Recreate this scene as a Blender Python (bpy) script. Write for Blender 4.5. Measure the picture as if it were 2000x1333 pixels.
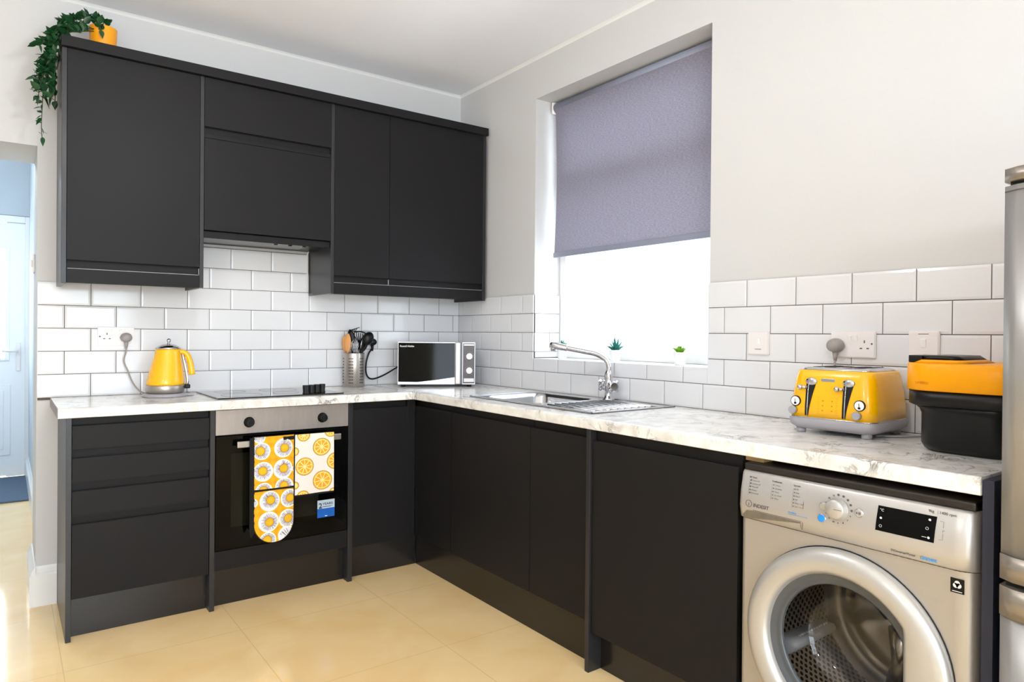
import bpy, bmesh, math, random
from mathutils import Vector, Matrix, noise
random.seed(7)
PI = math.pi
S = bpy.context.scene
for o in list(bpy.data.objects):
    bpy.data.objects.remove(o)

# ------------------------------------------------------------------ camera
cam_d = bpy.data.cameras.new('camera')
cam = bpy.data.objects.new('camera', cam_d)
S.collection.objects.link(cam)
S.camera = cam
yaw, pit, rol = 0.6343, -0.0050, 0.0084
f = Vector((math.sin(yaw)*math.cos(pit), math.cos(yaw)*math.cos(pit), math.sin(pit)))
rt = f.cross(Vector((0, 0, 1))).normalized()
up = rt.cross(f)
r2 = math.cos(rol)*rt + math.sin(rol)*up
u2 = -math.sin(rol)*rt + math.cos(rol)*up
M = Matrix((r2, u2, -f)).transposed().to_4x4()
M.translation = Vector((-2.2835, -3.6619, 1.2073))
cam.matrix_world = M
cam_d.sensor_width = 36
cam_d.lens = 1347.68/2000*36
cam_d.shift_y = -6.68/2000
cam_d.clip_start = 0.02

# ------------------------------------------------------------------ world, lights, exposure
S.view_settings.view_transform = 'Standard'
S.view_settings.look = 'None'
S.view_settings.gamma = 1
S.view_settings.exposure = 0.22
S.view_settings.use_curve_mapping = False
w = bpy.data.worlds.new('daylight_sky')
S.world = w
w.use_nodes = True
bg = w.node_tree.nodes['Background']
bg.inputs[0].default_value = (0.84, 0.92, 1.0, 1)
bg.inputs[1].default_value = 9.0


def area(name, loc, rot, sx, sy, energy, col, portal=False, shape='RECTANGLE'):
    l = bpy.data.lights.new(name, 'AREA')
    l.shape = shape
    l.size = sx
    l.size_y = sy
    l.energy = energy
    l.color = col
    o = bpy.data.objects.new(name, l)
    o.location = loc
    o.rotation_euler = rot
    S.collection.objects.link(o)
    if portal:
        l.cycles.is_portal = True
    return o


# openings of the room, the rear window being added (portals only steer the sampling of the sky)
area('kitchen_window_portal', (0.29, -1.33, 1.77), (0, PI/2, 0), 1.38, 1.13, 1, (1, 1, 1), True)
area('added_window_portal', (-2.2, -6.55, 1.22), (PI/2, 0, 0), 2.6, 2.26, 1, (1, 1, 1), True)
area('hall_glazing_portal', (-2.56, 3.42, 1.42), (-PI/2, 0, 0), 0.56, 0.88, 1, (1, 1, 1), True)
# the kitchen ceiling lamp, then three unseen lamps added as fill
LAMPS = [(-1.75, -1.85, 20, (0.95, 0.97, 1.0), .40), (-3.2, -3.4, 24, (0.95, 0.97, 1.0), .85), (-2.6, -5.2, 32, (0.95, 0.97, 1.0), .95), (-2.6, 1.3, 25, (0.80, 0.90, 1.0), .40)]


# ------------------------------------------------------------------ materials
def lin(h):
    if isinstance(h, str):
        c = [int(h[i:i+2], 16)/255 for i in (0, 2, 4)]
    else:
        c = [v/255 for v in h]
    return tuple(v/12.92 if v <= 0.04045 else ((v+0.055)/1.055)**2.4 for v in c)


MATS = {}


def P(name, col, rough=0.5, metal=0.0, spec=0.5, coat=0.0, nscale=0, namt=0.0, bump=0.0, trans=0.0, emit=0.0, stretch=None, crough=0.05):
    m = bpy.data.materials.new(name)
    m.use_nodes = True
    nt = m.node_tree
    b = nt.nodes['Principled BSDF']
    c = lin(col)
    b.inputs['Base Color'].default_value = (*c, 1)
    b.inputs['Roughness'].default_value = rough
    b.inputs['Metallic'].default_value = metal
    b.inputs['Specular IOR Level'].default_value = spec
    b.inputs['Coat Weight'].default_value = coat
    b.inputs['Coat Roughness'].default_value = crough
    b.inputs['Transmission Weight'].default_value = trans
    if emit:
        b.inputs['Emission Color'].default_value = (*c, 1)
        b.inputs['Emission Strength'].default_value = emit
    if nscale:
        tc = nt.nodes.new('ShaderNodeTexCoord')
        mp = nt.nodes.new('ShaderNodeMapping')
        if stretch:
            mp.inputs['Scale'].default_value = stretch
        nt.links.new(tc.outputs['Object'], mp.inputs[0])
        n = nt.nodes.new('ShaderNodeTexNoise')
        n.inputs['Scale'].default_value = nscale
        n.inputs['Detail'].default_value = 3
        nt.links.new(mp.outputs[0], n.inputs['Vector'])
        if namt:
            mx = nt.nodes.new('ShaderNodeMixRGB')
            mx.inputs[1].default_value = (*[v*(1-namt) for v in c], 1)
            mx.inputs[2].default_value = (*[min(1, v*(1+namt)) for v in c], 1)
            nt.links.new(n.outputs[0], mx.inputs[0])
            nt.links.new(mx.outputs[0], b.inputs['Base Color'])
        if bump:
            bp = nt.nodes.new('ShaderNodeBump')
            bp.inputs['Strength'].default_value = bump
            bp.inputs['Distance'].default_value = 0.002
            nt.links.new(n.outputs[0], bp.inputs['Height'])
            nt.links.new(bp.outputs[0], b.inputs['Normal'])
    MATS[name] = m
    return m


wall_m = P('wall_paint', 'D2D1D0', 0.75, nscale=60, namt=0.015, bump=0.08)
ceil_m = P('ceiling_paint', 'F5F6FB', 0.85, nscale=40, namt=0.01)
hall_m = P('hall_wall_paint', 'CBD4DA', 0.8, nscale=30, namt=0.01)
gloss_m = P('white_gloss_wood', 'F0F0EE', 0.3, nscale=20, namt=0.01)
tile_m = P('white_glazed_tile', 'E4E4E6', 0.10, spec=0.5, nscale=3, namt=0.015)
grout_m = P('grey_grout', '5F574F', 0.9, nscale=200, namt=0.1)
cab_m = P('graphite_matt_cabinet', '191819', 0.5, spec=0.20, nscale=300, namt=0.03, bump=0.02)
cabs_m = P('graphite_side_panel', '282729', 0.32, spec=0.4, nscale=300, namt=0.03)
plinth_m = P('black_gloss_plinth', '1C1918', 0.22, spec=0.5, nscale=50, namt=0.03)
dark_m = P('shadow_black', '0B0A0A', 0.8, nscale=50, namt=0.05)
edge_m = P('edge_highlight_grey', 'A9A6A4', 0.5, nscale=90, namt=0.05)  # painted highlight for the lit lower edges of the wall cabinet doors
steel_m = P('brushed_steel', 'B4ADA6', 0.32, metal=0.85, nscale=25, namt=0.08, stretch=(1, 1, 30))
oven_steel_m = P('oven_panel_steel', 'A39A94', 0.38, metal=0.6, nscale=14, namt=0.10, stretch=(6, 1, 1))
sink_m = P('sink_steel', 'C6C6C8', 0.16, metal=1.0, nscale=120, namt=0.04)
chrome_m = P('chrome', 'CACACE', 0.08, metal=1.0, nscale=10, namt=0.01)
blackgl_m = P('black_glass', '040404', 0.05, spec=0.16, nscale=5, namt=0.02)
ovengl_m = P('oven_inner_glass', '15140E', 0.08, spec=0.16, nscale=5, namt=0.3)
hobgl_m = P('hob_glass', '050506', 0.035, spec=0.8, coat=0.25, nscale=5, namt=0.02)
black_m = P('black_plastic', '0A0A0B', 0.38, spec=0.3, nscale=80, namt=0.1)
blacks_m = P('satin_black_plastic', '0E0E0F', 0.34, spec=0.3, nscale=40, namt=0.05)
yellow_m = P('yellow_enamel', 'FFBC00', 0.26, spec=0.45, coat=0.35, crough=.12, nscale=10, namt=0.01)
yellow2_m = P('amber_plastic', 'FFA800', 0.36, spec=0.25, nscale=10, namt=0.01)
greyp_m = P('grey_plastic', 'A6A2A6', 0.35, nscale=30, namt=0.03)
plug_m = P('taupe_plug_rubber', '9D9693', 0.5, nscale=50, namt=0.04)
whitep_m = P('white_plastic', 'ECE6E3', 0.28, nscale=20, namt=0.01)
ivory_m = P('white_socket_plastic', 'EDE7E5', 0.3, nscale=20, namt=0.01)
potw_m = P('white_ceramic', 'F5F5F5', 0.3, nscale=10, namt=0.01)
poto_m = P('orange_ceramic', 'FFA50F', 0.3, nscale=8, namt=0.04)
leaf_m = P('dark_green_leaf', '184824', 0.42, nscale=60, namt=0.5)
leaf2_m = P('teal_aloe_leaf', '2C7E70', 0.4, nscale=60, namt=0.25)
leaf3_m = P('lime_succulent_leaf', '7FB52A', 0.4, nscale=60, namt=0.2)
stem_m = P('vine_stem', '3A4A22', 0.6, nscale=40, namt=0.2)
soil_m = P('potting_soil', '2A2018', 0.9, nscale=150, namt=0.4)
wood_m = P('beech_wood', 'D99A5B', 0.55, nscale=12, namt=0.12, stretch=(6, 6, 0.7))
batten_m = P('raw_pine', 'B99A6A', 0.7, nscale=30, namt=0.15)
wm_m = P('silver_washer_enamel', 'B4AEA6', 0.38, metal=0.55, nscale=200, namt=0.03)
wmp_m = P('silver_washer_fascia', 'BDB9B5', 0.36, metal=0.5, nscale=200, namt=0.02)
wmd_m = P('silver_door_ring', 'BFBCB7', 0.32, metal=0.45, nscale=100, namt=0.02)
rubber_m = P('grey_rubber_seal', '4C5054', 0.28, nscale=30, namt=0.1)
print_m = P('grey_print', '5C5552', 0.6, nscale=30, namt=0.03)
printl_m = P('pale_grey_print', '8F8885', 0.6, nscale=30, namt=0.03)
blue_m = P('blue_print', '3E9BE0', 0.5, nscale=30, namt=0.03)
bluebtn_m = P('blue_button_plastic', '1E8FE6', 0.3, nscale=30, namt=0.03)
red_m = P('orange_print', 'C08468', 0.6, nscale=30, namt=0.03)
wprint_m = P('white_print', 'DADADA', 0.5, nscale=30, namt=0.02)
fridge_m = P('silver_fridge_enamel', 'A3A19E', 0.36, metal=0.45, nscale=300, namt=0.03)
fridgeb_m = P('brushed_fridge_trim', '9E958A', 0.34, metal=0.6, nscale=20, namt=0.06, stretch=(1, 1, 30))
navy_m = P('navy_end_panel', '1B2033', 0.6, nscale=120, namt=0.15)
mat_m = P('blue_grey_doormat', '5A6B7E', 0.95, nscale=350, namt=0.45, bump=0.5)
door_m = P('white_door_paint', 'F4F7F9', 0.4, nscale=10, namt=0.01)
sblue_m = P('sticker_blue', '0E5DB8', 0.35, nscale=60, namt=0.15)
swht_m = P('sticker_pale', 'C2D3E2', 0.35, nscale=60, namt=0.06)
snavy_m = P('sticker_navy_ink', '1B2A50', 0.4, nscale=60, namt=0.02)
orangetxt_m = P('amber_ink', 'C97A00', 0.5, nscale=60, namt=0.02)
lampw_m = P('lamp_housing', 'F4F4F4', 0.4, nscale=10, namt=0.01)
switch_m = P('white_rocker', 'F8F6F4', 0.2, nscale=10, namt=0.01)
paddle_m = P('grey_drum_paddle', 'A8A6A8', 0.35, nscale=20, namt=0.05)


def marble():
    m = bpy.data.materials.new('white_marble_laminate')
    m.use_nodes = True
    nt = m.node_tree
    N, L = nt.nodes, nt.links
    b = N['Principled BSDF']
    tc = N.new('ShaderNodeTexCoord')
    mp = N.new('ShaderNodeMapping')
    mp.inputs['Rotation'].default_value = (0.3, 0.2, 0.6)
    L.new(tc.outputs['Object'], mp.inputs[0])
    n1 = N.new('ShaderNodeTexNoise')
    n1.inputs['Scale'].default_value = 9
    n1.inputs['Detail'].default_value = 9
    n1.inputs['Roughness'].default_value = 0.62
    n1.inputs['Distortion'].default_value = 1.2
    L.new(mp.outputs[0], n1.inputs['Vector'])
    a = N.new('ShaderNodeMath'); a.operation = 'SUBTRACT'; a.inputs[1].default_value = 0.5
    L.new(n1.outputs[0], a.inputs[0])
    ab = N.new('ShaderNodeMath'); ab.operation = 'ABSOLUTE'
    L.new(a.outputs[0], ab.inputs[0])
    r1 = N.new('ShaderNodeValToRGB')
    r1.color_ramp.elements[0].position = 0.0
    r1.color_ramp.elements[0].color = (1, 1, 1, 1)
    r1.color_ramp.elements[1].position = 0.032
    r1.color_ramp.elements[1].color = (0, 0, 0, 1)
    L.new(ab.outputs[0], r1.inputs[0])
    n2 = N.new('ShaderNodeTexNoise')
    n2.inputs['Scale'].default_value = 7
    n2.inputs['Detail'].default_value = 4
    L.new(tc.outputs['Object'], n2.inputs['Vector'])
    r2_ = N.new('ShaderNodeValToRGB')
    r2_.color_ramp.elements[0].position = 0.48
    r2_.color_ramp.elements[0].color = (0, 0, 0, 1)
    r2_.color_ramp.elements[1].position = 0.66
    r2_.color_ramp.elements[1].color = (1, 1, 1, 1)
    L.new(n2.outputs[0], r2_.inputs[0])
    mu = N.new('ShaderNodeMath'); mu.operation = 'MULTIPLY'
    L.new(r1.outputs[0], mu.inputs[0]); L.new(r2_.outputs[0], mu.inputs[1])
    n3 = N.new('ShaderNodeTexNoise')
    n3.inputs['Scale'].default_value = 14
    n3.inputs['Detail'].default_value = 6
    n3.inputs['Distortion'].default_value = 0.8
    L.new(mp.outputs[0], n3.inputs['Vector'])
    r3 = N.new('ShaderNodeValToRGB')
    r3.color_ramp.elements[0].position = 0.42
    r3.color_ramp.elements[0].color = (*lin('F0EEE9'), 1)
    r3.color_ramp.elements[1].position = 0.72
    r3.color_ramp.elements[1].color = (*lin('D5D0C9'), 1)
    L.new(n3.outputs[0], r3.inputs[0])
    mx = N.new('ShaderNodeMixRGB')
    mx.inputs[2].default_value = (*lin('85807C'), 1)
    L.new(mu.outputs[0], mx.inputs[0]); L.new(r3.outputs[0], mx.inputs[1])
    L.new(mx.outputs[0], b.inputs['Base Color'])
    b.inputs['Roughness'].default_value = 0.17
    return m


marble_m = marble()


def floor_mat():
    m = bpy.data.materials.new('beige_polished_floor_tile')
    m.use_nodes = True
    nt = m.node_tree
    N, L = nt.nodes, nt.links
    b = N['Principled BSDF']
    tc = N.new('ShaderNodeTexCoord')
    sep = N.new('ShaderNodeSeparateXYZ')
    L.new(tc.outputs['Object'], sep.inputs[0])
    masks = []
    for ax, off, pitch in ((0, 2.113, 0.604), (1, 0.775, 0.60)):
        ad = N.new('ShaderNodeMath'); ad.operation = 'ADD'; ad.inputs[1].default_value = off + pitch*20
        L.new(sep.outputs[ax], ad.inputs[0])
        md = N.new('ShaderNodeMath'); md.operation = 'MODULO'; md.inputs[1].default_value = pitch
        L.new(ad.outputs[0], md.inputs[0])
        lt = N.new('ShaderNodeMath'); lt.operation = 'LESS_THAN'; lt.inputs[1].default_value = 0.003
        L.new(md.outputs[0], lt.inputs[0])
        masks.append(lt)
    mxm = N.new('ShaderNodeMath'); mxm.operation = 'MAXIMUM'
    L.new(masks[0].outputs[0], mxm.inputs[0]); L.new(masks[1].outputs[0], mxm.inputs[1])
    n = N.new('ShaderNodeTexNoise')
    n.inputs['Scale'].default_value = 3.5
    n.inputs['Detail'].default_value = 6
    n.inputs['Distortion'].default_value = 0.6
    L.new(tc.outputs['Object'], n.inputs['Vector'])
    r = N.new('ShaderNodeValToRGB')
    r.color_ramp.elements[0].position = 0.3
    r.color_ramp.elements[0].color = (*lin('F8D294'), 1)
    r.color_ramp.elements[1].position = 0.7
    r.color_ramp.elements[1].color = (*lin('FFE0A8'), 1)
    L.new(n.outputs[0], r.inputs[0])
    mx = N.new('ShaderNodeMixRGB')
    mx.inputs[2].default_value = (*lin('E6C68E'), 1)
    L.new(mxm.outputs[0], mx.inputs[0]); L.new(r.outputs[0], mx.inputs[1])
    L.new(mx.outputs[0], b.inputs['Base Color'])
    b.inputs['Roughness'].default_value = 0.10
    b.inputs['Specular IOR Level'].default_value = 0.7
    return m


floor_m = floor_mat()


def thin_glass(name, tint, gl=0.08, rough=0.02):
    m = bpy.data.materials.new(name)
    m.use_nodes = True
    nt = m.node_tree
    N, L = nt.nodes, nt.links
    N.remove(N['Principled BSDF'])
    t = N.new('ShaderNodeBsdfTransparent'); t.inputs[0].default_value = (*tint, 1)
    g = N.new('ShaderNodeBsdfGlossy'); g.inputs['Roughness'].default_value = rough
    lw = N.new('ShaderNodeLayerWeight')
    pw = N.new('ShaderNodeMath'); pw.operation = 'POWER'; pw.inputs[1].default_value = 5
    L.new(lw.outputs['Facing'], pw.inputs[0])
    fr = N.new('ShaderNodeMath'); fr.operation = 'MULTIPLY_ADD'; fr.inputs[1].default_value = .9; fr.inputs[2].default_value = gl/2
    L.new(pw.outputs[0], fr.inputs[0])
    mx = N.new('ShaderNodeMixShader')
    L.new(fr.outputs[0], mx.inputs[0]); L.new(t.outputs[0], mx.inputs[1]); L.new(g.outputs[0], mx.inputs[2])
    L.new(mx.outputs[0], N['Material Output'].inputs[0])
    return m


glass_m = thin_glass('window_glass', (0.97, 0.99, 1.0))
bowl_m = thin_glass('washer_door_glass', (0.80, 0.80, 0.79), rough=0.03)


def blind_mat():
    m = bpy.data.materials.new('grey_blind_fabric')
    m.use_nodes = True
    nt = m.node_tree
    N, L = nt.nodes, nt.links
    N.remove(N['Principled BSDF'])
    tc = N.new('ShaderNodeTexCoord')
    mp = N.new('ShaderNodeMapping'); mp.inputs['Scale'].default_value = (1, 25, 140)
    L.new(tc.outputs['Object'], mp.inputs[0])
    n = N.new('ShaderNodeTexNoise'); n.inputs['Scale'].default_value = 3; n.inputs['Detail'].default_value = 3
    L.new(mp.outputs[0], n.inputs['Vector'])
    r = N.new('ShaderNodeValToRGB')
    r.color_ramp.elements[0].position = 0.3; r.color_ramp.elements[0].color = (*lin('7D7987'), 1)
    r.color_ramp.elements[1].position = 0.7; r.color_ramp.elements[1].color = (*lin('97939F'), 1)
    L.new(n.outputs[0], r.inputs[0])
    d = N.new('ShaderNodeBsdfDiffuse'); t = N.new('ShaderNodeBsdfTranslucent')
    L.new(r.outputs[0], d.inputs[0]); L.new(r.outputs[0], t.inputs[0])
    mx = N.new('ShaderNodeMixShader'); mx.inputs[0].default_value = 0.16
    L.new(d.outputs[0], mx.inputs[1]); L.new(t.outputs[0], mx.inputs[2])
    L.new(mx.outputs[0], N['Material Output'].inputs[0])
    return m


blind_m = blind_mat()
roller_m = P('grey_blind_roller', '8F93A6', 0.5, nscale=60, namt=0.05)


def attr_mat(name, rough=0.85):
    m = bpy.data.materials.new(name)
    m.use_nodes = True
    nt = m.node_tree
    a = nt.nodes.new('ShaderNodeAttribute'); a.attribute_name = 'dye'
    nt.links.new(a.outputs['Color'], nt.nodes['Principled BSDF'].inputs['Base Color'])
    nt.nodes['Principled BSDF'].inputs['Roughness'].default_value = rough
    return m


cloth_m = attr_mat('printed_cotton')
blackcloth_m = P('black_cotton', '0A0A0A', 0.9, nscale=400, namt=0.2)


def drum_mat():
    m = bpy.data.materials.new('perforated_drum_steel')
    m.use_nodes = True
    nt = m.node_tree
    N, L = nt.nodes, nt.links
    b = N['Principled BSDF']
    uv = N.new('ShaderNodeUVMap')
    mp = N.new('ShaderNodeMapping'); mp.inputs['Scale'].default_value = (92, 17, 1); mp.inputs['Rotation'].default_value = (0, 0, PI/4)
    L.new(uv.outputs[0], mp.inputs[0])
    vo = N.new('ShaderNodeTexVoronoi'); vo.voronoi_dimensions = '2D'; vo.inputs['Scale'].default_value = 1; vo.inputs['Randomness'].default_value = 0.0
    L.new(mp.outputs[0], vo.inputs['Vector'])
    r = N.new('ShaderNodeValToRGB')
    r.color_ramp.elements[0].position = 0.30; r.color_ramp.elements[0].color = (0.01, 0.01, 0.01, 1)
    r.color_ramp.elements[1].position = 0.36; r.color_ramp.elements[1].color = (*lin('A79F95'), 1)
    L.new(vo.outputs[0], r.inputs[0])
    L.new(r.outputs[0], b.inputs['Base Color'])
    b.inputs['Metallic'].default_value = 0.85
    b.inputs['Roughness'].default_value = 0.28
    return m


drum_m = drum_mat()
spider_m = P('drum_back_steel', 'A89E92', 0.22, metal=0.9, nscale=12, namt=0.1)


# ------------------------------------------------------------------ mesh helpers
def new():
    return bmesh.new()


def merge(bm, t):
    me = bpy.data.meshes.new('tmp')
    t.to_mesh(me)
    bm.from_mesh(me)
    bpy.data.meshes.remove(me)
    t.free()


def box(bm, x0, x1, y0, y1, z0, z1, bev=0.0, seg=2, mi=0, mat=None):
    x0, x1 = min(x0, x1), max(x0, x1); y0, y1 = min(y0, y1), max(y0, y1); z0, z1 = min(z0, z1), max(z0, z1)
    t = bmesh.new()
    bmesh.ops.create_cube(t, size=1)
    for v in t.verts:
        v.co = Vector(((v.co.x+.5)*(x1-x0)+x0, (v.co.y+.5)*(y1-y0)+y0, (v.co.z+.5)*(z1-z0)+z0))
    if bev:
        bmesh.ops.bevel(t, geom=list(t.edges), offset=min(bev, 0.49*min(x1-x0, y1-y0, z1-z0)), segments=seg, profile=0.5, affect='EDGES')
    for fc in t.faces:
        fc.material_index = mi
    if mat is not None:
        t.transform(mat)
    merge(bm, t)


def prism(bm, pts, fn, a, b, mi=0):
    """extrude closed 2-D outline pts from a to b; fn(u, v, w) -> 3-D point"""
    A = [bm.verts.new(fn(u, v, a)) for u, v in pts]
    B = [bm.verts.new(fn(u, v, b)) for u, v in pts]
    n = len(pts)
    fs = [bm.faces.new(A), bm.faces.new(B[::-1])]
    for i in range(n):
        fs.append(bm.faces.new((A[i], B[i], B[(i+1) % n], A[(i+1) % n])))
    for q in fs:
        q.material_index = mi
    return fs


def lathe(bm, prof, fn, seg=32, mi=0, cap=True, a0=0.0, a1=2*PI, uv=False):
    """prof: list of (r, h); fn(x, y, h) -> 3-D point"""
    full = abs(a1-a0-2*PI) < 1e-6
    ns = seg if full else seg+1
    rings = []
    for r, h in prof:
        rings.append([bm.verts.new(fn(r*math.cos(a0+(a1-a0)*i/seg), r*math.sin(a0+(a1-a0)*i/seg), h)) for i in range(ns)])
    ul = bm.loops.layers.uv.verify() if uv else None
    for k in range(len(rings)-1):
        for i in range(seg):
            j = (i+1) % ns
            try:
                q = bm.faces.new((rings[k][i], rings[k][j], rings[k+1][j], rings[k+1][i]))
                q.material_index = mi
                q.smooth = True
                if uv:
                    for lp, (uu, vv) in zip(q.loops, ((i/seg, k/(len(rings)-1)), ((i+1)/seg, k/(len(rings)-1)), ((i+1)/seg, (k+1)/(len(rings)-1)), (i/seg, (k+1)/(len(rings)-1)))):
                        lp[ul].uv = (uu, vv)
            except ValueError:
                pass
    if cap and full:
        for rg in (rings[0], rings[-1]):
            try:
                q = bm.faces.new(rg)
                q.material_index = mi
            except ValueError:
                pass


def tube(bm, pts, r, seg=10, mi=0, smooth=True, taper=None):
    pts = [Vector(p) for p in pts]
    rings = []
    prev = None
    for i, p in enumerate(pts):
        if i == 0:
            d = pts[1]-pts[0]
        elif i == len(pts)-1:
            d = pts[-1]-pts[-2]
        else:
            d = (pts[i+1]-pts[i]).normalized()+(pts[i]-pts[i-1]).normalized()
        d.normalize()
        if prev is None:
            a = d.orthogonal().normalized()
        else:
            a = (prev - d*prev.dot(d)).normalized()
        prev = a
        b = d.cross(a)
        rr = r if taper is None else r*taper[i]
        rings.append([bm.verts.new(p+rr*(math.cos(2*PI*k/seg)*a+math.sin(2*PI*k/seg)*b)) for k in range(seg)])
    for k in range(len(rings)-1):
        for i in range(seg):
            q = bm.faces.new((rings[k][i], rings[k][(i+1) % seg], rings[k+1][(i+1) % seg], rings[k+1][i]))
            q.smooth = smooth
            q.material_index = mi
    for rg in (rings[0], rings[-1]):
        q = bm.faces.new(rg)
        q.material_index = mi


def spline(pts, n=8):
    pts = [Vector(p) for p in pts]
    P_ = [pts[0]*2-pts[1]]+pts+[pts[-1]*2-pts[-2]]
    out = []
    for i in range(1, len(P_)-2):
        for k in range(n):
            t = k/n
            a, b, c, d = P_[i-1:i+3]
            out.append(0.5*((2*b)+(c-a)*t+(2*a-5*b+4*c-d)*t*t+(3*b-a-3*c+d)*t**3))
    out.append(pts[-1])
    return out


def disc(bm, c, r, nrm, h=0.0006, seg=20, mi=0, ry=None):
    nrm = Vector(nrm).normalized()
    a = Vector((0, 0, 1)) if abs(nrm.z) < 0.9 else Vector((1, 0, 0))
    b = nrm.cross(a).normalized(); a = b.cross(nrm)
    c = Vector(c)
    ry = ry or r
    lathe(bm, [(1, 0), (1, h)], lambda x, y, z: c + b*x*r + a*y*ry + nrm*z, seg, mi)


def obj(name, bm, mat, parent=None, smooth=False, world=True):
    bmesh.ops.recalc_face_normals(bm, faces=bm.faces)
    me = bpy.data.meshes.new(name)
    bm.to_mesh(me)
    bm.free()
    for mm in (mat if isinstance(mat, (list, tuple)) else [mat]):
        me.materials.append(mm)
    o = bpy.data.objects.new(name, me)
    S.collection.objects.link(o)
    if parent is not None:
        o.parent = parent
        if world:
            g = parent
            off = Vector((0, 0, 0))
            while g is not None:
                off += g.location
                g = g.parent
            me.transform(Matrix.Translation(-off))
    if smooth:
        for p in me.polygons:
            p.use_smooth = True
    return o


def thing(name, label, cat, loc=(0, 0, 0), rotz=0.0, group=None):
    o = bpy.data.objects.new(name, None)
    o.empty_display_size = 0.05
    S.collection.objects.link(o)
    o.location = loc
    o.rotation_euler = (0, 0, rotz)
    o['label'] = label
    o['category'] = cat
    if group:
        o['group'] = group
    return o


def tag(o, label, cat, group=None, kind=None):
    o['label'] = label
    o['category'] = cat
    if group:
        o['group'] = group
    if kind:
        o['kind'] = kind
    return o


def struct(name, bm, mat, label=None):
    o = obj(name, bm, mat)
    o['kind'] = 'structure'
    if label:
        o['label'] = label
    return o


FACE_Y = Matrix(((1, 0, 0), (0, 0, -1), (0, 1, 0))).to_4x4()     # reads towards -y
FACE_X = Matrix(((0, 0, -1), (-1, 0, 0), (0, 1, 0))).to_4x4()    # reads towards -x


def text(name, s, size, loc, face, mat, parent, align='LEFT', ext=0.0003, extra=None, bold=0.0, sx=1.0):
    cu = bpy.data.curves.new(name, 'FONT')
    cu.body = s
    cu.size = size
    cu.extrude = ext
    cu.offset = bold
    cu.align_x = align
    cu.resolution_u = 3
    t = bpy.data.objects.new('tmp_text', cu)
    S.collection.objects.link(t)
    bpy.context.view_layer.update()
    me = bpy.data.meshes.new_from_object(t.evaluated_get(bpy.context.evaluated_depsgraph_get()))
    bpy.data.objects.remove(t)
    bpy.data.curves.remove(cu)
    mt = Matrix.Translation(loc) @ face @ Matrix.Scale(sx, 4, (1, 0, 0))
    if extra is not None:
        mt = Matrix.Translation(loc) @ face @ extra @ Matrix.Scale(sx, 4, (1, 0, 0))
    me.transform(mt)
    me.materials.clear()
    me.materials.append(mat)
    bm = bmesh.new()
    bm.from_mesh(me)
    bpy.data.meshes.remove(me)
    return obj(name, bm, mat, parent)


# ------------------------------------------------------------------ room shell
RX0, RY0, CZ = -4.2, -6.5, 2.685
bm = new(); box(bm, RX0-.2, 0.3, RY0-.1, 3.6, -0.1, 0.0)
floor = struct('floor', bm, floor_m, 'beige polished floor tiles')
bm = new(); box(bm, RX0-.2, 0.32, RY0-.1, 0.0, CZ, CZ+.1); struct('ceiling', bm, ceil_m, 'plain white plaster ceiling')
# wall_back with doorway
TH = 0.40
bm = new()
box(bm, -2.17, 0.3, 0, TH, 0, CZ+.1)
box(bm, RX0-.2, -2.98, 0, TH, 0, CZ+.1)
box(bm, -2.98, -2.17, 0, TH, 2.012, CZ+.1)
wall_back = struct('wall_back', bm, wall_m, 'off-white plaster wall behind the hob')
# wall_right with window opening
WY0, WY1, WZ0, WZ1 = -1.897, -0.757, 1.080, 2.466
bm = new()
box(bm, 0, 0.3, RY0-.1, WY0, 0, CZ+.1)
box(bm, 0, 0.3, WY1, 0.0, 0, CZ+.1)
box(bm, 0, 0.3, WY0, WY1, 0, WZ0-.012)
box(bm, 0, 0.3, WY0, WY1, WZ1, CZ+.1)
wall_right = struct('wall_right', bm, wall_m, 'off-white plaster wall around the window')
bm = new(); box(bm, RX0-.2, RX0, RY0-.1, 0, 0, CZ+.1); struct('wall_left', bm, wall_m)
bm = new()
box(bm, RX0-.2, -3.5, RY0-.15, RY0, 0, CZ+.1)
box(bm, -0.9, 0.3, RY0-.15, RY0, 0, CZ+.1)
box(bm, -3.5, -0.9, RY0-.15, RY0, 2.35, CZ+.1)
box(bm, -3.5, -0.9, RY0-.15, RY0, 0, 0.08)
struct('wall_front', bm, wall_m)
# window added behind the camera for even, cool fill light
win2 = bpy.data.objects.new('added_window', None); S.collection.objects.link(win2); win2['kind'] = 'structure'
bm = new()
for x in (-3.5, -2.65, -1.81, -.96):
    box(bm, x, x+.06, RY0-.10, RY0-.04, .08, 2.35)
box(bm, -3.5, -.9, RY0-.10, RY0-.04, .08, .16); box(bm, -3.5, -.9, RY0-.10, RY0-.04, 2.29, 2.35)
obj('window_frame', bm, gloss_m, win2)
bm = new(); box(bm, -3.5, -.9, RY0-.072, RY0-.068, .1, 2.33); obj('pane', bm, glass_m, win2)
# caulk beads between wall and ceiling
bm = new(); prism(bm, [(0, CZ-.014), (0, CZ), (-.014, CZ), (-.006, CZ-.006)], lambda u, v, q: Vector((q, u, v)), RX0, 0.0)
struct('trim_1', bm, gloss_m, 'white bead along the ceiling over the cabinets')
bm = new(); prism(bm, [(0, CZ-.014), (0, CZ), (-.014, CZ), (-.006, CZ-.006)], lambda u, v, q: Vector((u, q, v)), RY0, 0.0)
struct('trim_2', bm, gloss_m, 'white bead along the ceiling over the window')


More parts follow.
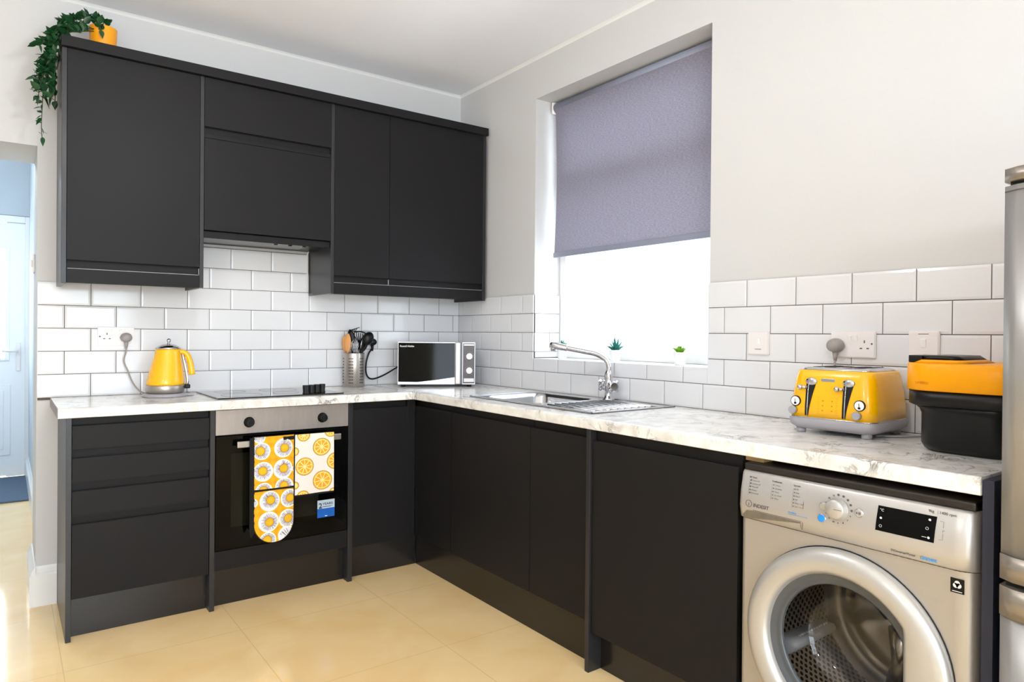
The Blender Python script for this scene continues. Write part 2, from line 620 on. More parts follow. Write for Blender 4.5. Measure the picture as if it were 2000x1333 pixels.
# tiles --------------------------------------------------------------
def tilewall(fn, u0, u1, z0, z1, seam, holes=(), rows=None, pitch=0.202, rh=0.1023, zb=0.91, depth=0.008, ch=0.008):
    """bevelled metro tiles on a plane; fn(u, out, z); seam(row) -> seam phase"""
    bm = new()
    g = 0.0014

    def piece(a, b, c, d, fa, fb, fc, fd):
        if b-a < 0.006 or d-c < 0.006:
            return
        ia, ib = a+(ch if fa else .0005), b-(ch if fb else .0005)
        ic, id_ = c+(ch if fc else .0005), d-(ch if fd else .0005)
        if ib-ia < .002 or id_-ic < .002:
            ia, ib, ic, id_ = a+.0005, b-.0005, c+.0005, d-.0005
        h0, h1 = depth-0.0014, depth
        B = [bm.verts.new(fn(u, 0.002, z)) for u, z in ((a, c), (b, c), (b, d), (a, d))]
        E = [bm.verts.new(fn(u, h0, z)) for u, z in ((a, c), (b, c), (b, d), (a, d))]
        T = [bm.verts.new(fn(u, h1, z)) for u, z in ((ia, ic), (ib, ic), (ib, id_), (ia, id_))]
        bm.faces.new(T)
        for k in range(4):
            bm.faces.new((B[k], B[(k+1) % 4], E[(k+1) % 4], E[k]))
            bm.faces.new((E[k], E[(k+1) % 4], T[(k+1) % 4], T[k]))
    r0 = int(math.floor((z0-zb)/rh+1e-6)); r1 = int(math.ceil((z1-zb)/rh-1e-6))
    for r in range(r0, r1):
        c0, d0 = zb+r*rh+g, zb+(r+1)*rh-g
        ph = seam(r)
        k = math.floor((u0-ph)/pitch)
        while ph+k*pitch < u1:
            a0, b0 = ph+k*pitch+g, ph+(k+1)*pitch-g
            a, b, c, d = max(a0, u0), min(b0, u1), max(c0, z0), min(d0, z1)
            parts = [(a, b, c, d)]
            for hu0, hu1, hz0, hz1 in holes:
                nxt = []
                for (a_, b_, c_, d_) in parts:
                    if b_ <= hu0 or a_ >= hu1 or d_ <= hz0 or c_ >= hz1:
                        nxt.append((a_, b_, c_, d_)); continue
                    if a_ < hu0: nxt.append((a_, hu0-.0005, c_, d_))
                    if b_ > hu1: nxt.append((hu1+.0005, b_, c_, d_))
                    ma, mb = max(a_, hu0), min(b_, hu1)
                    if c_ < hz0: nxt.append((ma, mb, c_, hz0))
                    if d_ > hz1: nxt.append((ma, mb, hz1, d_))
                parts = nxt
            for (a_, b_, c_, d_) in parts:
                if b_ > a_ and d_ > c_:
                    piece(a_, b_, c_, d_, abs(a_-a0) < 1e-4, abs(b_-b0) < 1e-4, abs(c_-c0) < 1e-4, abs(d_-d0) < 1e-4)
            k += 1
    return bm


zt = .91+5*.1023
fb = lambda u, o, z: Vector((u, -o, z))
# split in two regions sharing one mesh: five rows everywhere, more rows behind the cabinets
bm = tilewall(fb, -2.168, -0.0085, .905, zt, lambda r: -1.9676 if r % 2 == 0 else -1.9676+.101)
t2 = tilewall(fb, -2.09, -0.0085, zt, .91+6*.1023, lambda r: -1.9676 if r % 2 == 0 else -1.9676+.101)
merge(bm, t2)
t2 = tilewall(fb, -1.556, -.970, .91+6*.1023, .91+7*.1023+.006, lambda r: -1.9676 if r % 2 == 0 else -1.9676+.101)
merge(bm, t2)
tb = obj('tiled_splashback', bm, tile_m, wall_back)
bm = new()
box(bm, -2.166, 0, -.0050, 0.001, .90, zt-.001); box(bm, -2.088, 0, -.0050, 0.001, zt-.001, zt+.1); box(bm, -1.556, -.970, -.0050, 0.001, zt+.1, 1.628)
obj('grout', bm, grout_m, tb)
fr = lambda u, o, z: Vector((-o, u, z))
bm = tilewall(fr, -3.35, -0.0085, .905, zt, lambda r: -.0521 if r % 2 == 0 else -.0521-.1011,
              holes=((WY0+.002, WY1-.001, WZ0-.001, 3),), pitch=.2022)
# reveal tiles (left jamb of the window)
fl = lambda u, o, z: Vector((u, WY1-o, z))
t2 = tilewall(fl, 0.0, .172, WZ0+.004, zt, lambda r: .104 if r % 2 == 0 else .205, depth=.006)
merge(bm, t2)
tr_ = obj('tiled_splashback', bm, tile_m, wall_right)
bm = new()
box(bm, -.0050, .001, -3.349, WY0, .90, zt-.001); box(bm, -.0050, .001, WY1, -.001, .90, zt-.001); box(bm, -.0050, .001, WY0-.002, WY1+.002, .90, WZ0-.002)
box(bm, 0.0, .17, WY1-.004, WY1+.001, WZ0, zt-.001)
obj('grout', bm, grout_m, tr_)

bm = new(); box(bm, 1.45, 1.7, -5.5, 2.2, -.2, 3.2); struct('added_wall_outside', bm, P('added_wall_render', 'DCDEE2', 0.9, nscale=20, namt=.03), 'added pale wall dimming the daylight at the window')  # wall added outside to cut the daylight on sill and reveal
# window ---------------------------------------------------------------
win = bpy.data.objects.new('window_1', None); S.collection.objects.link(win); win['kind'] = 'structure'
win.location = (0.2, -1.327, WZ0)
bm = new()
fx0, fx1 = .175, .235
for (a, b, c, d) in ((WY0, WY0+.05, WZ0, WZ1), (WY1-.05, WY1, WZ0, WZ1)):
    box(bm, fx0, fx1, a, b, c, d, .004)
box(bm, fx0, fx1, WY0+.05, WY1-.05, WZ0, WZ0+.05, .004)
box(bm, fx0, fx1, WY0+.05, WY1-.05, WZ1-.05, WZ1, .004)
box(bm, fx0, fx1, WY0+.05, WY1-.05, 1.975, 2.035, .004)
obj('window_frame', bm, gloss_m, win)
bm = new()
for (a, b, c, d) in ((WY0+.05, WY0+.09, 2.035, WZ1-.05), (WY1-.09, WY1-.05, 2.035, WZ1-.05)):
    box(bm, fx0-.012, fx1-.01, a, b, c, d, .004)
box(bm, fx0-.012, fx1-.01, WY0+.09, WY1-.09, 2.035, 2.075, .004); box(bm, fx0-.012, fx1-.01, WY0+.09, WY1-.09, WZ1-.09, WZ1-.05, .004)
obj('fanlight_sash', bm, gloss_m, win)
bm = new(); box(bm, fx0-.035, fx0-.013, -1.36, -1.25, 2.045, 2.062, .005); obj('window_latch', bm, whitep_m, win)
bm = new(); box(bm, .203, .207, WY0+.04, WY1-.04, WZ0+.04, WZ1-.04); obj('pane', bm, glass_m, win)
bm = new(); box(bm, -.004, .2, WY0, WY1, WZ0-.011, WZ0, .003); obj('window_sill', bm, gloss_m, win)

# roller blind
bl = thing('roller_blind', 'grey fabric roller blind drawn over the upper window', 'blind', (.125, -1.33, 2.43))
BY0, BY1 = -1.882, -.803
bm = new(); lathe(bm, [(.0285, -1.886), (.0285, -.785)], lambda x, y, h: Vector((.125+x, h, 2.431+y)), 28); obj('roller_tube', bm, roller_m, bl)
bm = new()
N_ = 24
prev = None
for i in range(N_+1):
    z = 2.42 - (2.42-1.645)*i/N_
    xx = .098 + .012*math.sin(i/N_*PI)
    a = bm.verts.new((xx, BY0, z)); b = bm.verts.new((xx, BY1, z)); c = bm.verts.new((xx+.0008, BY0, z)); d = bm.verts.new((xx+.0008, BY1, z))
    if prev:
        bm.faces.new((prev[0], prev[1], b, a)).smooth = True
    prev = (a, b, c, d)
obj('blind_fabric', bm, blind_m, bl)
bm = new(); box(bm, .094, .106, BY0, BY1+.006, 1.620, 1.647, .003); obj('hem_bar', bm, roller_m, bl)
bm = new(); box(bm, .095, .16, -.784, -.772, 2.40, 2.462, .003); obj('bracket', bm, whitep_m, bl)
bm = new(); box(bm, .095, .16, -1.895, -1.887, 2.40, 2.462, .002); obj('bracket', bm, whitep_m, bl)

# ------------------------------------------------------------------ hall beyond the doorway
bm = new(); box(bm, -2.12, -2.0, TH, 3.36, 0, 2.7); struct('wall_hall_right', bm, hall_m)
bm = new(); box(bm, -3.2, -3.08, TH, 3.36, 0, 2.7); struct('wall_hall_left', bm, hall_m)
bm = new(); box(bm, -3.2, -2.0, TH, 3.5, 2.7, 2.8); struct('ceiling_hall', bm, ceil_m)
bm = new()
box(bm, -3.2, -3.03, 3.34, 3.5, 0, 2.7); box(bm, -2.10, -2.0, 3.34, 3.5, 0, 2.7); box(bm, -3.03, -2.10, 3.34, 3.5, 2.15, 2.7)
struct('wall_hall_end', bm, hall_m)
dr = bpy.data.objects.new('door_1', None); S.collection.objects.link(dr); dr['kind'] = 'structure'; dr.location = (-2.56, 3.35, 0)
bm = new()
box(bm, -3.03, -2.985, 3.30, 3.42, 0, 2.14, .004); box(bm, -2.146, -2.10, 3.30, 3.42, 0, 2.14, .004); box(bm, -2.985, -2.146, 3.30, 3.42, 2.087, 2.14, .004)
obj('door_frame', bm, gloss_m, dr)
bm = new()
D0, D1 = 3.335, 3.375
box(bm, -2.982, -2.86, D0, D1, .012, 2.08); box(bm, -2.27, -2.1462, D0, D1, .004, 2.0865)
box(bm, -2.86, -2.27, D0, D1, 1.88, 2.08); box(bm, -2.86, -2.27, D0, D1, .012, .97)
for a, b, c, d in ((-2.86, -2.27, .955, .975), (-2.86, -2.27, 1.87, 1.89), (-2.28, -2.25, .955, 1.89), (-2.88, -2.855, .955, 1.89)):
    box(bm, a, b, D0-.012, D0+.002, c, d, .004)
for x0 in (-2.86, -2.53):
    for k, (i, h) in enumerate(((0, .010), (.03, .003), (.05, .010))):
        pass
    box(bm, x0, x0+.29, D0-.008, D0+.002, .18, .76, .006); box(bm, x0+.045, x0+.245, D0-.013, D0+.002, .225, .715, .010)
obj('door_leaf', bm, door_m, dr)
bm = new(); box(bm, -2.87, -2.26, D0+.018, D0+.022, .96, 1.885); obj('pane', bm, glass_m, dr)
bm = new(); box(bm, -2.205, -2.175, D0-.012, D0+.001, .87, 1.10, .004); tube(bm, [(-2.19, D0-.05, 1.035), (-2.30, D0-.05, 1.035)], .010); tube(bm, [(-2.19, D0, 1.035), (-2.19, D0-.055, 1.035)], .010)
obj('door_handle', bm, whitep_m, dr)
bm = new(); box(bm, -3.06, -2.125, 2.28, 3.27, 0.001, .013, .004); tag(obj('doormat', bm, mat_m), 'blue-grey doormat on the hall floor in front of the door', 'doormat')


def skirt_profile(h=.17, t=.02):
    return [(0, 0), (t, 0), (t, h*.78), (t*.75, h*.82), (t*.8, h*.86), (t*.45, h*.93), (t*.25, h), (0, h)]


bm = new(); prism(bm, skirt_profile(.172, .022), lambda u, v, q: Vector((q, -u, v)), -2.170, -2.092)
prism(bm, skirt_profile(.172, .022), lambda u, v, q: Vector((-2.17-u, q, v)), -.0219, TH)
struct('baseboard_back', bm, gloss_m, 'white moulded skirting at the doorway corner')
bm = new(); prism(bm, skirt_profile(.17, .02), lambda u, v, q: Vector((-2.12-u, q, v)), TH, 3.30)
struct('baseboard_hall', bm, gloss_m)
sw = thing('light_switch', 'small white light switch on the doorway reveal', 'switch', (-2.17, .27, 1.52))
bm = new(); box(bm, -2.180, -2.1705, .225, .31, 1.475, 1.56, .003); obj('switch_plate', bm, whitep_m, sw)
bm = new(); box(bm, -2.187, -2.18, .255, .28, 1.50, 1.535, .003); obj('rocker', bm, switch_m, sw)

# kitchen ceiling lamp and the three added fill pendants
for i, (x, y, e, c, dp) in enumerate(LAMPS):
    zc = CZ if y < 0 else 2.7
    lp = thing('ceiling_light', ['bare-bulb pendant light above the middle of the kitchen', 'added pendant fill light near the left wall of the kitchen', 'added pendant fill light at the rear of the kitchen', 'added pendant fill light in the hall'][i], 'ceiling light', (x, y, zc), group=None)
    bm = new(); lathe(bm, [(.055, 0), (.055, -.012), (.006, -.022), (.004, -dp+.12), (.020, -dp+.115), (.020, -dp+.08)], lambda a, b, h: Vector((x+a, y+b, zc+h)), 32); obj('lamp_holder', bm, lampw_m, lp)
    l = bpy.data.lights.new('bulb', 'POINT'); l.energy = e; l.color = c; l.shadow_soft_size = .07
    lo_ = bpy.data.objects.new('bulb', l); S.collection.objects.link(lo_); lo_.location = (0, 0, -dp); lo_.parent = lp


# ------------------------------------------------------------------ cabinets
def jdoor(name, parent, along, front, a, b, z0, z1, hz, flip=False, mat=cab_m, t=.024):
    """slab door with a scooped finger pull; along 'x' faces -y, along 'y' faces -x"""
    pr = [(0, z0), (0, z1-.0025), (.0025, z1), (.004, z1), (.006, z1-.002), (.006, z1-.016), (.0195, z1-.016), (.0195, z1+hz), (t, z1+hz), (t, z0)]
    if flip:
        pr = [(d, z0+(z1-z)) for d, z in pr]
    bm = new()
    if along == 'x':
        prism(bm, pr, lambda u, v, q: Vector((q, front+u, v)), a, b)
    else:
        prism(bm, pr, lambda u, v, q: Vector((front+u, q, v)), a, b)
    return obj(name, bm, mat, parent)


def part_box(name, parent, mat, *c, bev=.001):
    bm = new(); box(bm, *c, bev)
    return obj(name, bm, mat, parent)


UF = -.325  # front of upper cabinets
UB = -.014
# left wall cabinet
u = thing('wall_cabinet', 'tall dark grey wall cabinet with one door, above the kettle', 'cabinet', (-1.83, -.16, 1.40))
part_box('side_panel', u, cabs_m, -2.100, -2.082, UF, -.012, 1.40, 2.357)
part_box('side_panel', u, cabs_m, -1.577, -1.5605, UF, UB, 1.405, 2.357)
part_box('carcass', u, cab_m, -2.0815, -1.5775, -.300, UB, 1.462, 2.356)
part_box('rail', u, cab_m, -2.0815, -1.5775, UF, -.305, 1.404, 1.4595)
bm = new(); box(bm, -2.078, -1.582, UF+.002, UF+.014, 1.4605, 1.4625); box(bm, -1.5805, -1.579, UF+.002, UF+.01, 1.4625, 1.490); obj('edge_highlight', bm, edge_m, u)  # thin pale strips painted as the lit door edge
jdoor('door', u, 'x', UF, -2.0805, -1.579, 1.495, 2.356, .032, flip=True)
# extractor cabinet
u = thing('wall_cabinet', 'dark grey wall cabinet with two lift-up flaps above the hob', 'cabinet', (-1.26, -.16, 1.63))
part_box('carcass', u, cab_m, -1.5598, -.9635, -.300, UB, 1.668, 2.356)
jdoor('door', u, 'x', UF, -1.5590, -.9640, 2.134, 2.356, .030, flip=True)
part_box('rail', u, cab_m, -1.5590, -.9640, UF+.004, -.301, 2.085, 2.1035)
bm = new(); box(bm, -1.559, -.964, UF, UF+.02, 1.668, 2.083, .001); obj('door', bm, cab_m, u)
part_box('rail', u, cab_m, -1.5590, -.9640, UF+.016, -.301, 1.634, 1.664)
# extractor hood
h = thing('extractor_hood', 'slim built-in extractor hood under the middle wall cabinet', 'extractor hood', (-1.26, -.16, 1.635))
part_box('hood_body', h, black_m, -1.5588, -.9645, -.300, UB, 1.640, 1.667)
part_box('filter_panel', h, rubber_m, -1.555, -1.06, -.297, -.12, 1.636, 1.6405)
for k in range(3):
    bm = new(); disc(bm, (-1.22+.07*k, -.27, 1.636), .009, (0, 0, -1), .004); obj('button', bm, black_m, h)
bm = new(); tube(bm, spline([(-.962, -.06, 1.66), (-.967, -.03, 1.645), (-.971, -.016, 1.63), (-.972, -.0145, 1.60), (-.972, -.0145, 1.425)]), .0035, 8)
tag(obj('power_cable', bm, whitep_m), 'thin white cable running down the tiles beside the right wall cabinets', 'cable')
# right wall cabinets
u = thing('wall_cabinet', 'narrow dark grey wall cabinet between extractor cabinet and corner cabinet', 'cabinet', (-.80, -.16, 1.40))
part_box('side_panel', u, cabs_m, -.9630, -.9465, UF, -.012, 1.405, 2.357)
part_box('carcass', u, cab_m, -.946, -.6415, -.300, UB, 1.462, 2.356)
part_box('rail', u, cab_m, -.946, -.6415, UF, -.305, 1.404, 1.4595)
bm = new(); box(bm, -.944, -.643, UF+.002, UF+.014, 1.4605, 1.462); box(bm, -.6435, -.642, UF+.002, UF+.01, 1.462, 1.490); obj('edge_highlight', bm, edge_m, u)
jdoor('door', u, 'x', UF, -.9455, -.6425, 1.495, 2.356, .032, flip=True)
u = thing('wall_cabinet', 'wide dark grey wall cabinet in the corner above the microwave', 'cabinet', (-.33, -.16, 1.40))
part_box('carcass', u, cab_m, -.6410, -.0455, -.300, UB, 1.462, 2.356)
part_box('side_panel', u, cabs_m, -.0450, -.0260, UF, -.012, 1.400, 2.357)
part_box('rail', u, cab_m, -.6410, -.0455, UF, -.305, 1.404, 1.4595)
bm = new(); box(bm, -.640, -.047, UF+.002, UF+.014, 1.4605, 1.462); obj('edge_highlight', bm, edge_m, u)
jdoor('door', u, 'x', UF, -.6400, -.0465, 1.495, 2.356, .032, flip=True)
# cornice
bm = new(); box(bm, -2.103, -.024, -.347, -.30, 2.3575, 2.400, .001); box(bm, -2.103, -2.085, -.30, UB, 2.3575, 2.400, .001); box(bm, -2.085, -.024, -.3, UB, 2.3575, 2.366)
tag(obj('cornice', bm, cab_m), 'dark grey cornice board running along the top of the wall cabinets', 'cornice')

BF = -.505   # front of back run doors
BK = -.014
# drawer unit
u = thing('drawer_unit', 'dark grey base unit with four handleless drawers, left of the oven', 'drawer unit', (-1.82, -.25, 0))
part_box('end_panel', u, cabs_m, -2.091, -2.0725, -.513, -.0, 0.0, .8695)
part_box('end_panel', u, cabs_m, -1.5705, -1.5500, -.513, -.02, 0.0, .8695)
part_box('carcass', u, cab_m, -2.072, -1.571, -.480, -.02, .158, .8695)
for z0, z1, hz in ((.744, .838, .028), (.614, .711, .030), (.484, .582, .029), (.162, .451, .030)):
    jdoor('drawer', u, 'x', BF, -2.0705, -1.5725, z0, z1, hz)
part_box('plinth', u, plinth_m, -2.072, -1.571, -.456, -.438, 0.0, .157)
# oven housing
u = thing('oven_housing', 'dark grey base unit housing the oven, with panels either side', 'cabinet', (-1.245, -.25, 0))
part_box('filler_panel', u, cab_m, -1.5490, -.9435, BF, BF+.018, .168, .252)
part_box('end_panel', u, cabs_m, -.9425, -.9195, -.513, -.02, 0.0, .8695)
part_box('shelf', u, cab_m, -1.5490, -.9435, -.480, -.02, .235, .252)
part_box('plinth', u, plinth_m, -1.5490, -.9435, -.456, -.438, 0.0, .165)
# oven
ov = thing('built_in_oven', 'built-in oven with steel control panel and black glass door', 'oven', (-1.245, -.25, .255))
part_box('oven_body', ov, black_m, -1.545, -.947, -.478, -.03, .257, .862)
dd = part_box('oven_door', ov, blackgl_m, -1.5470, -.9455, -.512, -.482, .256, .752, bev=.003)
part_box('inner_window', dd, ovengl_m, -1.484, -1.09, -.5127, -.5115, .352, .674, bev=0)
for kx, kz in ((-1.409, .8075), (-1.074, .8065)):
    bm = new()
    lathe(bm, [(.0235, 0), (.0235, -.003), (.0195, -.005), (.0185, -.022), (.016, -.025)], lambda a, b, hh: Vector((kx+a, -.514+hh, kz+b)), 28)
    box(bm, kx-.004, kx+.004, -.543, -.535, kz-.017, kz+.017, .0015)
    k = obj('knob', bm, black_m, ov)
bm = new(); box(bm, -1.5485, -.9440, -.514, -.479, .757, .8675, .0025)
for kx, kz in ((-1.409, .8075), (-1.074, .8065)):
    for i in range(11):
        a = PI*(-.25+1.5*i/10)
        disc(bm, (kx+.030*math.cos(a), -.5141, kz+.030*math.sin(a)), .0013, (0, -1, 0), .0004, 8, mi=1)
obj('control_panel', bm, [oven_steel_m, print_m], ov)
bm = new(); box(bm, -1.469, -.996, -.556, -.545, .702, .730, .0035); obj('oven_handle', bm, steel_m, ov)
for a in (-1.455, -1.025):
    bm = new(); box(bm, a, a+.015, -.546, -.511, .708, .724, .002); obj('handle_bracket', bm, steel_m, ov)
st = thing('energy_sticker', 'small blue and white sticker reading 2 YEARS on the oven door', 'sticker', (-1.0525, -.5125, .374))
part_box('sticker_base', st, sblue_m, -1.0945, -1.0105, -.5132, -.5122, .333, .375, bev=0)
part_box('sticker_top', st, swht_m, -1.0945, -1.0105, -.5132, -.5122, .3751, .415, bev=0)
text('lettering', '2', .036, (-1.089, -.5133, .3765), FACE_Y, snavy_m, st, bold=.0005)
text('lettering', 'YEARS', .0155, (-1.070, -.5133, .391), FACE_Y, snavy_m, st, bold=.0003, sx=1.15)
bm = new(); box(bm, -1.068, -1.02, -.5136, -.5131, .383, .3845); box(bm, -1.088, -1.03, -.5136, -.5131, .3815, .3832); obj('underline', bm, snavy_m, st)
bm = new(); box(bm, -1.058, -1.046, -.5136, -.5131, .337, .341); obj('emblem', bm, swht_m, st)

# corner cabinet on the back run
u = thing('base_cabinet', 'narrow dark grey base cabinet in the corner, right of the oven', 'cabinet', (-.75, -.25, 0))
jdoor('door', u, 'x', BF, -.9170, -.6210, .160, .836, .030)
part_box('corner_post', u, cab_m, -.6200, -.5760, BF, BF+.018, .158, .8695)
part_box('carcass', u, cab_m, -.9175, -.6205, -.480, -.02, .158, .8695)
part_box('plinth', u, plinth_m, -.9180, -.5430, -.456, -.438, 0.0, .157)

RF = -.575  # front of right run doors
u = thing('base_cabinet', 'fixed dark grey corner base panel left of the sink cabinet', 'cabinet', (-.3, -.7, 0))
jdoor('fixed_panel', u, 'y', RF, -.8610, -.5060, .168, .834, .033)
part_box('carcass', u, cab_m, -.549, -.02, -.8615, -.4795, .158, .8695)
u = thing('base_cabinet', 'wide dark grey base cabinet with one door below the sink', 'cabinet', (-.3, -1.17, 0))
jdoor('door', u, 'y', RF, -1.4700, -.8640, .168, .834, .033)
part_box('side_panel', u, cab_m, -.549, -.02, -.880, -.8625, .158, .8695)
part_box('side_panel', u, cab_m, -.549, -.02, -1.4710, -1.453, .158, .8695)
part_box('back_panel', u, cab_m, -.03, -.015, -1.4525, -.8805, .158, .8695)
part_box('bottom_panel', u, cab_m, -.549, -.031, -1.4525, -.8805, .158, .176)
u = thing('base_cabinet', 'narrow dark grey base cabinet between the sink cabinet and the wide full-height panel', 'cabinet', (-.3, -1.65, 0))
jdoor('door', u, 'y', RF, -1.8290, -1.4730, .168, .834, .033)
part_box('side_panel', u, cab_m, -.549, -.02, -1.490, -1.4725, .158, .8695)
part_box('back_panel', u, cab_m, -.03, -.015, -1.8305, -1.4905, .158, .8695)
part_box('bottom_panel', u, cab_m, -.549, -.031, -1.8305, -1.4905, .158, .176)
bm = new(); box(bm, -.541, -.523, -1.8305, -.4565, 0.0, .157, .001)
tag(obj('plinth', bm, plinth_m), 'long black kickboard under the sink cabinets', 'plinth')
u = thing('appliance_cabinet', 'wide dark grey full-height door panel left of the washing machine', 'cabinet', (-.3, -2.16, 0))
part_box('end_panel', u, cabs_m, -.602, -.02, -1.8510, -1.8315, 0.0, .8695)
jdoor('door', u, 'y', -.592, -2.4600, -1.8530, .144, .831, .036)
part_box('carcass', u, cab_m, -.566, -.02, -2.4600, -1.8515, .158, .8695)
part_box('plinth', u, plinth_m, -.541, -.523, -2.4600, -1.8515, 0.0, .143)

# ------------------------------------------------------------------ worktops
def nosing(bm, fn, a, b, z0=.8705, z1=.910, depth=.045):
    pr = [(0, z0+.002), (.002, z0), (depth, z0), (depth, z1), (.008, z1), (.0045, z1-.0010), (.0015, z1-.0035), (0, z1-.008)]
    fs = prism(bm, pr, fn, a, b)
    return fs


bm = new()
nosing(bm, lambda u, v, q: Vector((q, -.540+u, v)), -2.119, -.6115)
box(bm, -2.119, -.6115, -.495, -.0095, .8705, .910)
w1 = obj('worktop', bm, marble_m)
tag(w1, 'white marble-effect worktop carrying the kettle and hob', 'worktop')
bm = new(); box(bm, -2.1205, -2.1192, -.537, -.0095, .872, .907); obj('raw_end', bm, P('raw_worktop_edge', '9C8F92', 0.6, nscale=40, namt=0.2), w1, world=False)
bm = new()
nosing(bm, lambda u, v, q: Vector((-.606+u, q, v)), -3.0715, -.5405)
SX0, SX1, SY0, SY1 = -.485, -.105, -1.385, -.955
box(bm, -.561, -.0095, SY1, -.5405, .8705, .910)
box(bm, -.561, -.0095, -3.0715, SY0, .8705, .910)
box(bm, -.561, SX0, SY0, SY1, .8705, .910)
box(bm, SX1, -.0095, SY0, SY1, .8705, .910)
box(bm, -.6100, -.0095, -.5400, -.0095, .8705, .910)
bmesh.ops.remove_doubles(bm, verts=bm.verts, dist=1e-5)
w2 = obj('worktop', bm, marble_m)
tag(w2, 'white marble-effect worktop carrying the sink, toaster and microwave', 'worktop')
bm = new(); box(bm, -.6113, -.6102, -.5405, -.0095, .8715, .9105); tag(obj('joint_strip', bm, dark_m), 'thin dark joint strip where the two worktops meet', 'joint strip')

# ------------------------------------------------------------------ hob
hb = thing('ceramic_hob', 'black ceramic glass hob set in the worktop above the oven', 'hob', (-1.24, -.27, .910))
bm = new(); box(bm, -1.532, -.952, -.478, -.055, .9102, .916, .002)
for cx, cy, r in ((-1.40, -.36, .09), (-1.40, -.16, .07), (-1.17, -.16, .09), (-1.19, -.34, .06)):
    lathe(bm, [(r, .9161), (r, .9163), (r-.0015, .9163), (r-.0015, .9161)], lambda a, b, hh: Vector((cx+a, cy+b, hh)), 40, mi=1, cap=False)
obj('glass_top', bm, [hobgl_m, print_m], hb)
for k in range(4):
    x, y = -1.128+.033*k, -.440+.016*k
    bm = new(); lathe(bm, [(.0155, .9161), (.0155, .9185), (.0135, .921), (.0150, .953), (.0135, .956)], lambda a, b, hh: Vector((x+a, y+b, hh)), 24)
    obj('knob', bm, blacks_m, hb)

# ------------------------------------------------------------------ sink and tap
sk = thing('kitchen_sink', 'steel inset sink with ribbed drainer below the window', 'sink', (-.27, -1.34, .910))
bm = new()
X0, X1, Y0, Y1 = -.512, -.042, -1.762, -.920
zt0, zt1 = .9102, .9145


def rim(bm, a, b, c, d, z1=zt1, bev=.0015):
    box(bm, a, b, c, d, zt0, z1, bev)


rim(bm, X0, -.470, Y0, Y1); rim(bm, -.118, X1, Y0, Y1); rim(bm, -.470, -.118, -.972, Y1); rim(bm, -.470, -.118, -1.400, -1.368)
rim(bm, -.470, -.118, Y0, -1.735)
rim(bm, -.470, -.118, -1.735, -1.400, zt0+.0018)
# raised outer lip
for a, b, c, d in ((X0, X0+.006, Y0, Y1), (X1-.006, X1, Y0, Y1), (X0, X1, Y1-.006, Y1), (X0, X1, Y0, Y0+.006)):
    box(bm, a, b, c, d, zt0, zt1+.003, .0015)
for k in range(9):
    x = -.452+.039*k
    tube(bm, [(x, -1.43, zt1-.0005), (x, -1.72, zt1-.0005)], .0045, 8)
obj('sink_rim', bm, sink_m, sk)
# bowl: rounded rectangle loft
bm = new()
rings = []
for (ins, z, rad) in ((-.004, .9146, .055), (.0, .9125, .055), (.006, .895, .058), (.016, .79, .06), (.03, .765, .06), (.06, .760, .05)):
    ax0, ax1, ay0, ay1 = -.470+ins, -.118-ins, -1.368+ins, -.972-ins
    ring = []
    for cx, cy, a0 in ((ax1-rad, ay1-rad, 0), (ax0+rad, ay1-rad, PI/2), (ax0+rad, ay0+rad, PI), (ax1-rad, ay0+rad, 3*PI/2)):
        for i in range(7):
            a = a0+PI/2*i/6
            ring.append(bm.verts.new((cx+rad*math.cos(a), cy+rad*math.sin(a), z)))
    rings.append(ring)
for k in range(len(rings)-1):
    n = len(rings[k])
    for i in range(n):
        bm.faces.new((rings[k][i], rings[k][(i+1) % n], rings[k+1][(i+1) % n], rings[k+1][i])).smooth = True
bm.faces.new(rings[-1])
for cx, cy, sx, sy in ((-.474, -1.372, 1, 1), (-.114, -1.372, -1, 1), (-.474, -.968, 1, -1), (-.114, -.968, -1, -1)):
    # corner infill between square cut-out and rounded bowl
    c = bm.verts.new((cx, cy, .9146))
    arc = []
    for i in range(7):
        a = PI/2*i/6
        arc.append(bm.verts.new((cx+sx*(.059-.055*math.cos(a)), cy+sy*(.059-.055*math.sin(a)), .9146)))
    for i in range(6):
        bm.faces.new((c, arc[i], arc[i+1]))
obj('sink_bowl', bm, sink_m, sk)
bm = new(); lathe(bm, [(.035, .7605), (.033, .763), (.02, .762)], lambda a, b, hh: Vector((-.29+a, -1.17+b, hh)), 24); obj('drain', bm, chrome_m, sk)

tp = thing('mixer_tap', 'chrome mixer tap with swan spout and two crosshead handles', 'tap', (-.085, -1.415, .9147))
TX, TY = -.085, -1.412
bm = new(); lathe(bm, [(.028, .9150), (.028, .918), (.019, .925), (.016, .945), (.018, .958), (.024, .972), (.024, .985), (.017, 1.0), (.019, 1.012), (.019, 1.03), (.012, 1.045), (.010, 1.05)], lambda a, b, hh: Vector((TX+a, TY+b, hh)), 28)
obj('tap_body', bm, chrome_m, tp, smooth=True)
pts = spline([(TX, TY, 1.04), (TX, TY, 1.065), (TX-.007, TY+.013, 1.095), (TX-.028, TY+.050, 1.119), (TX-.060, TY+.103, 1.131), (TX-.106, TY+.178, 1.146)], 8)
bm = new(); tube(bm, pts, .0115, 14); obj('spout', bm, chrome_m, tp)
dv = Vector((-.05, .085, .018)).normalized()
e = Vector(pts[-1])
bm = new(); tube(bm, [e-dv*.012, e-dv*.010, e+dv*.055, e+dv*.072, e+dv*.075], .0155, 16, taper=[.75, 1, 1.02, .9, .5])
tube(bm, [e+dv*.058, e+dv*.060+Vector((0, 0, -.012)), e+dv*.060+Vector((0, 0, -.026))], .0125, 14)
obj('spout_nozzle', bm, chrome_m, tp)
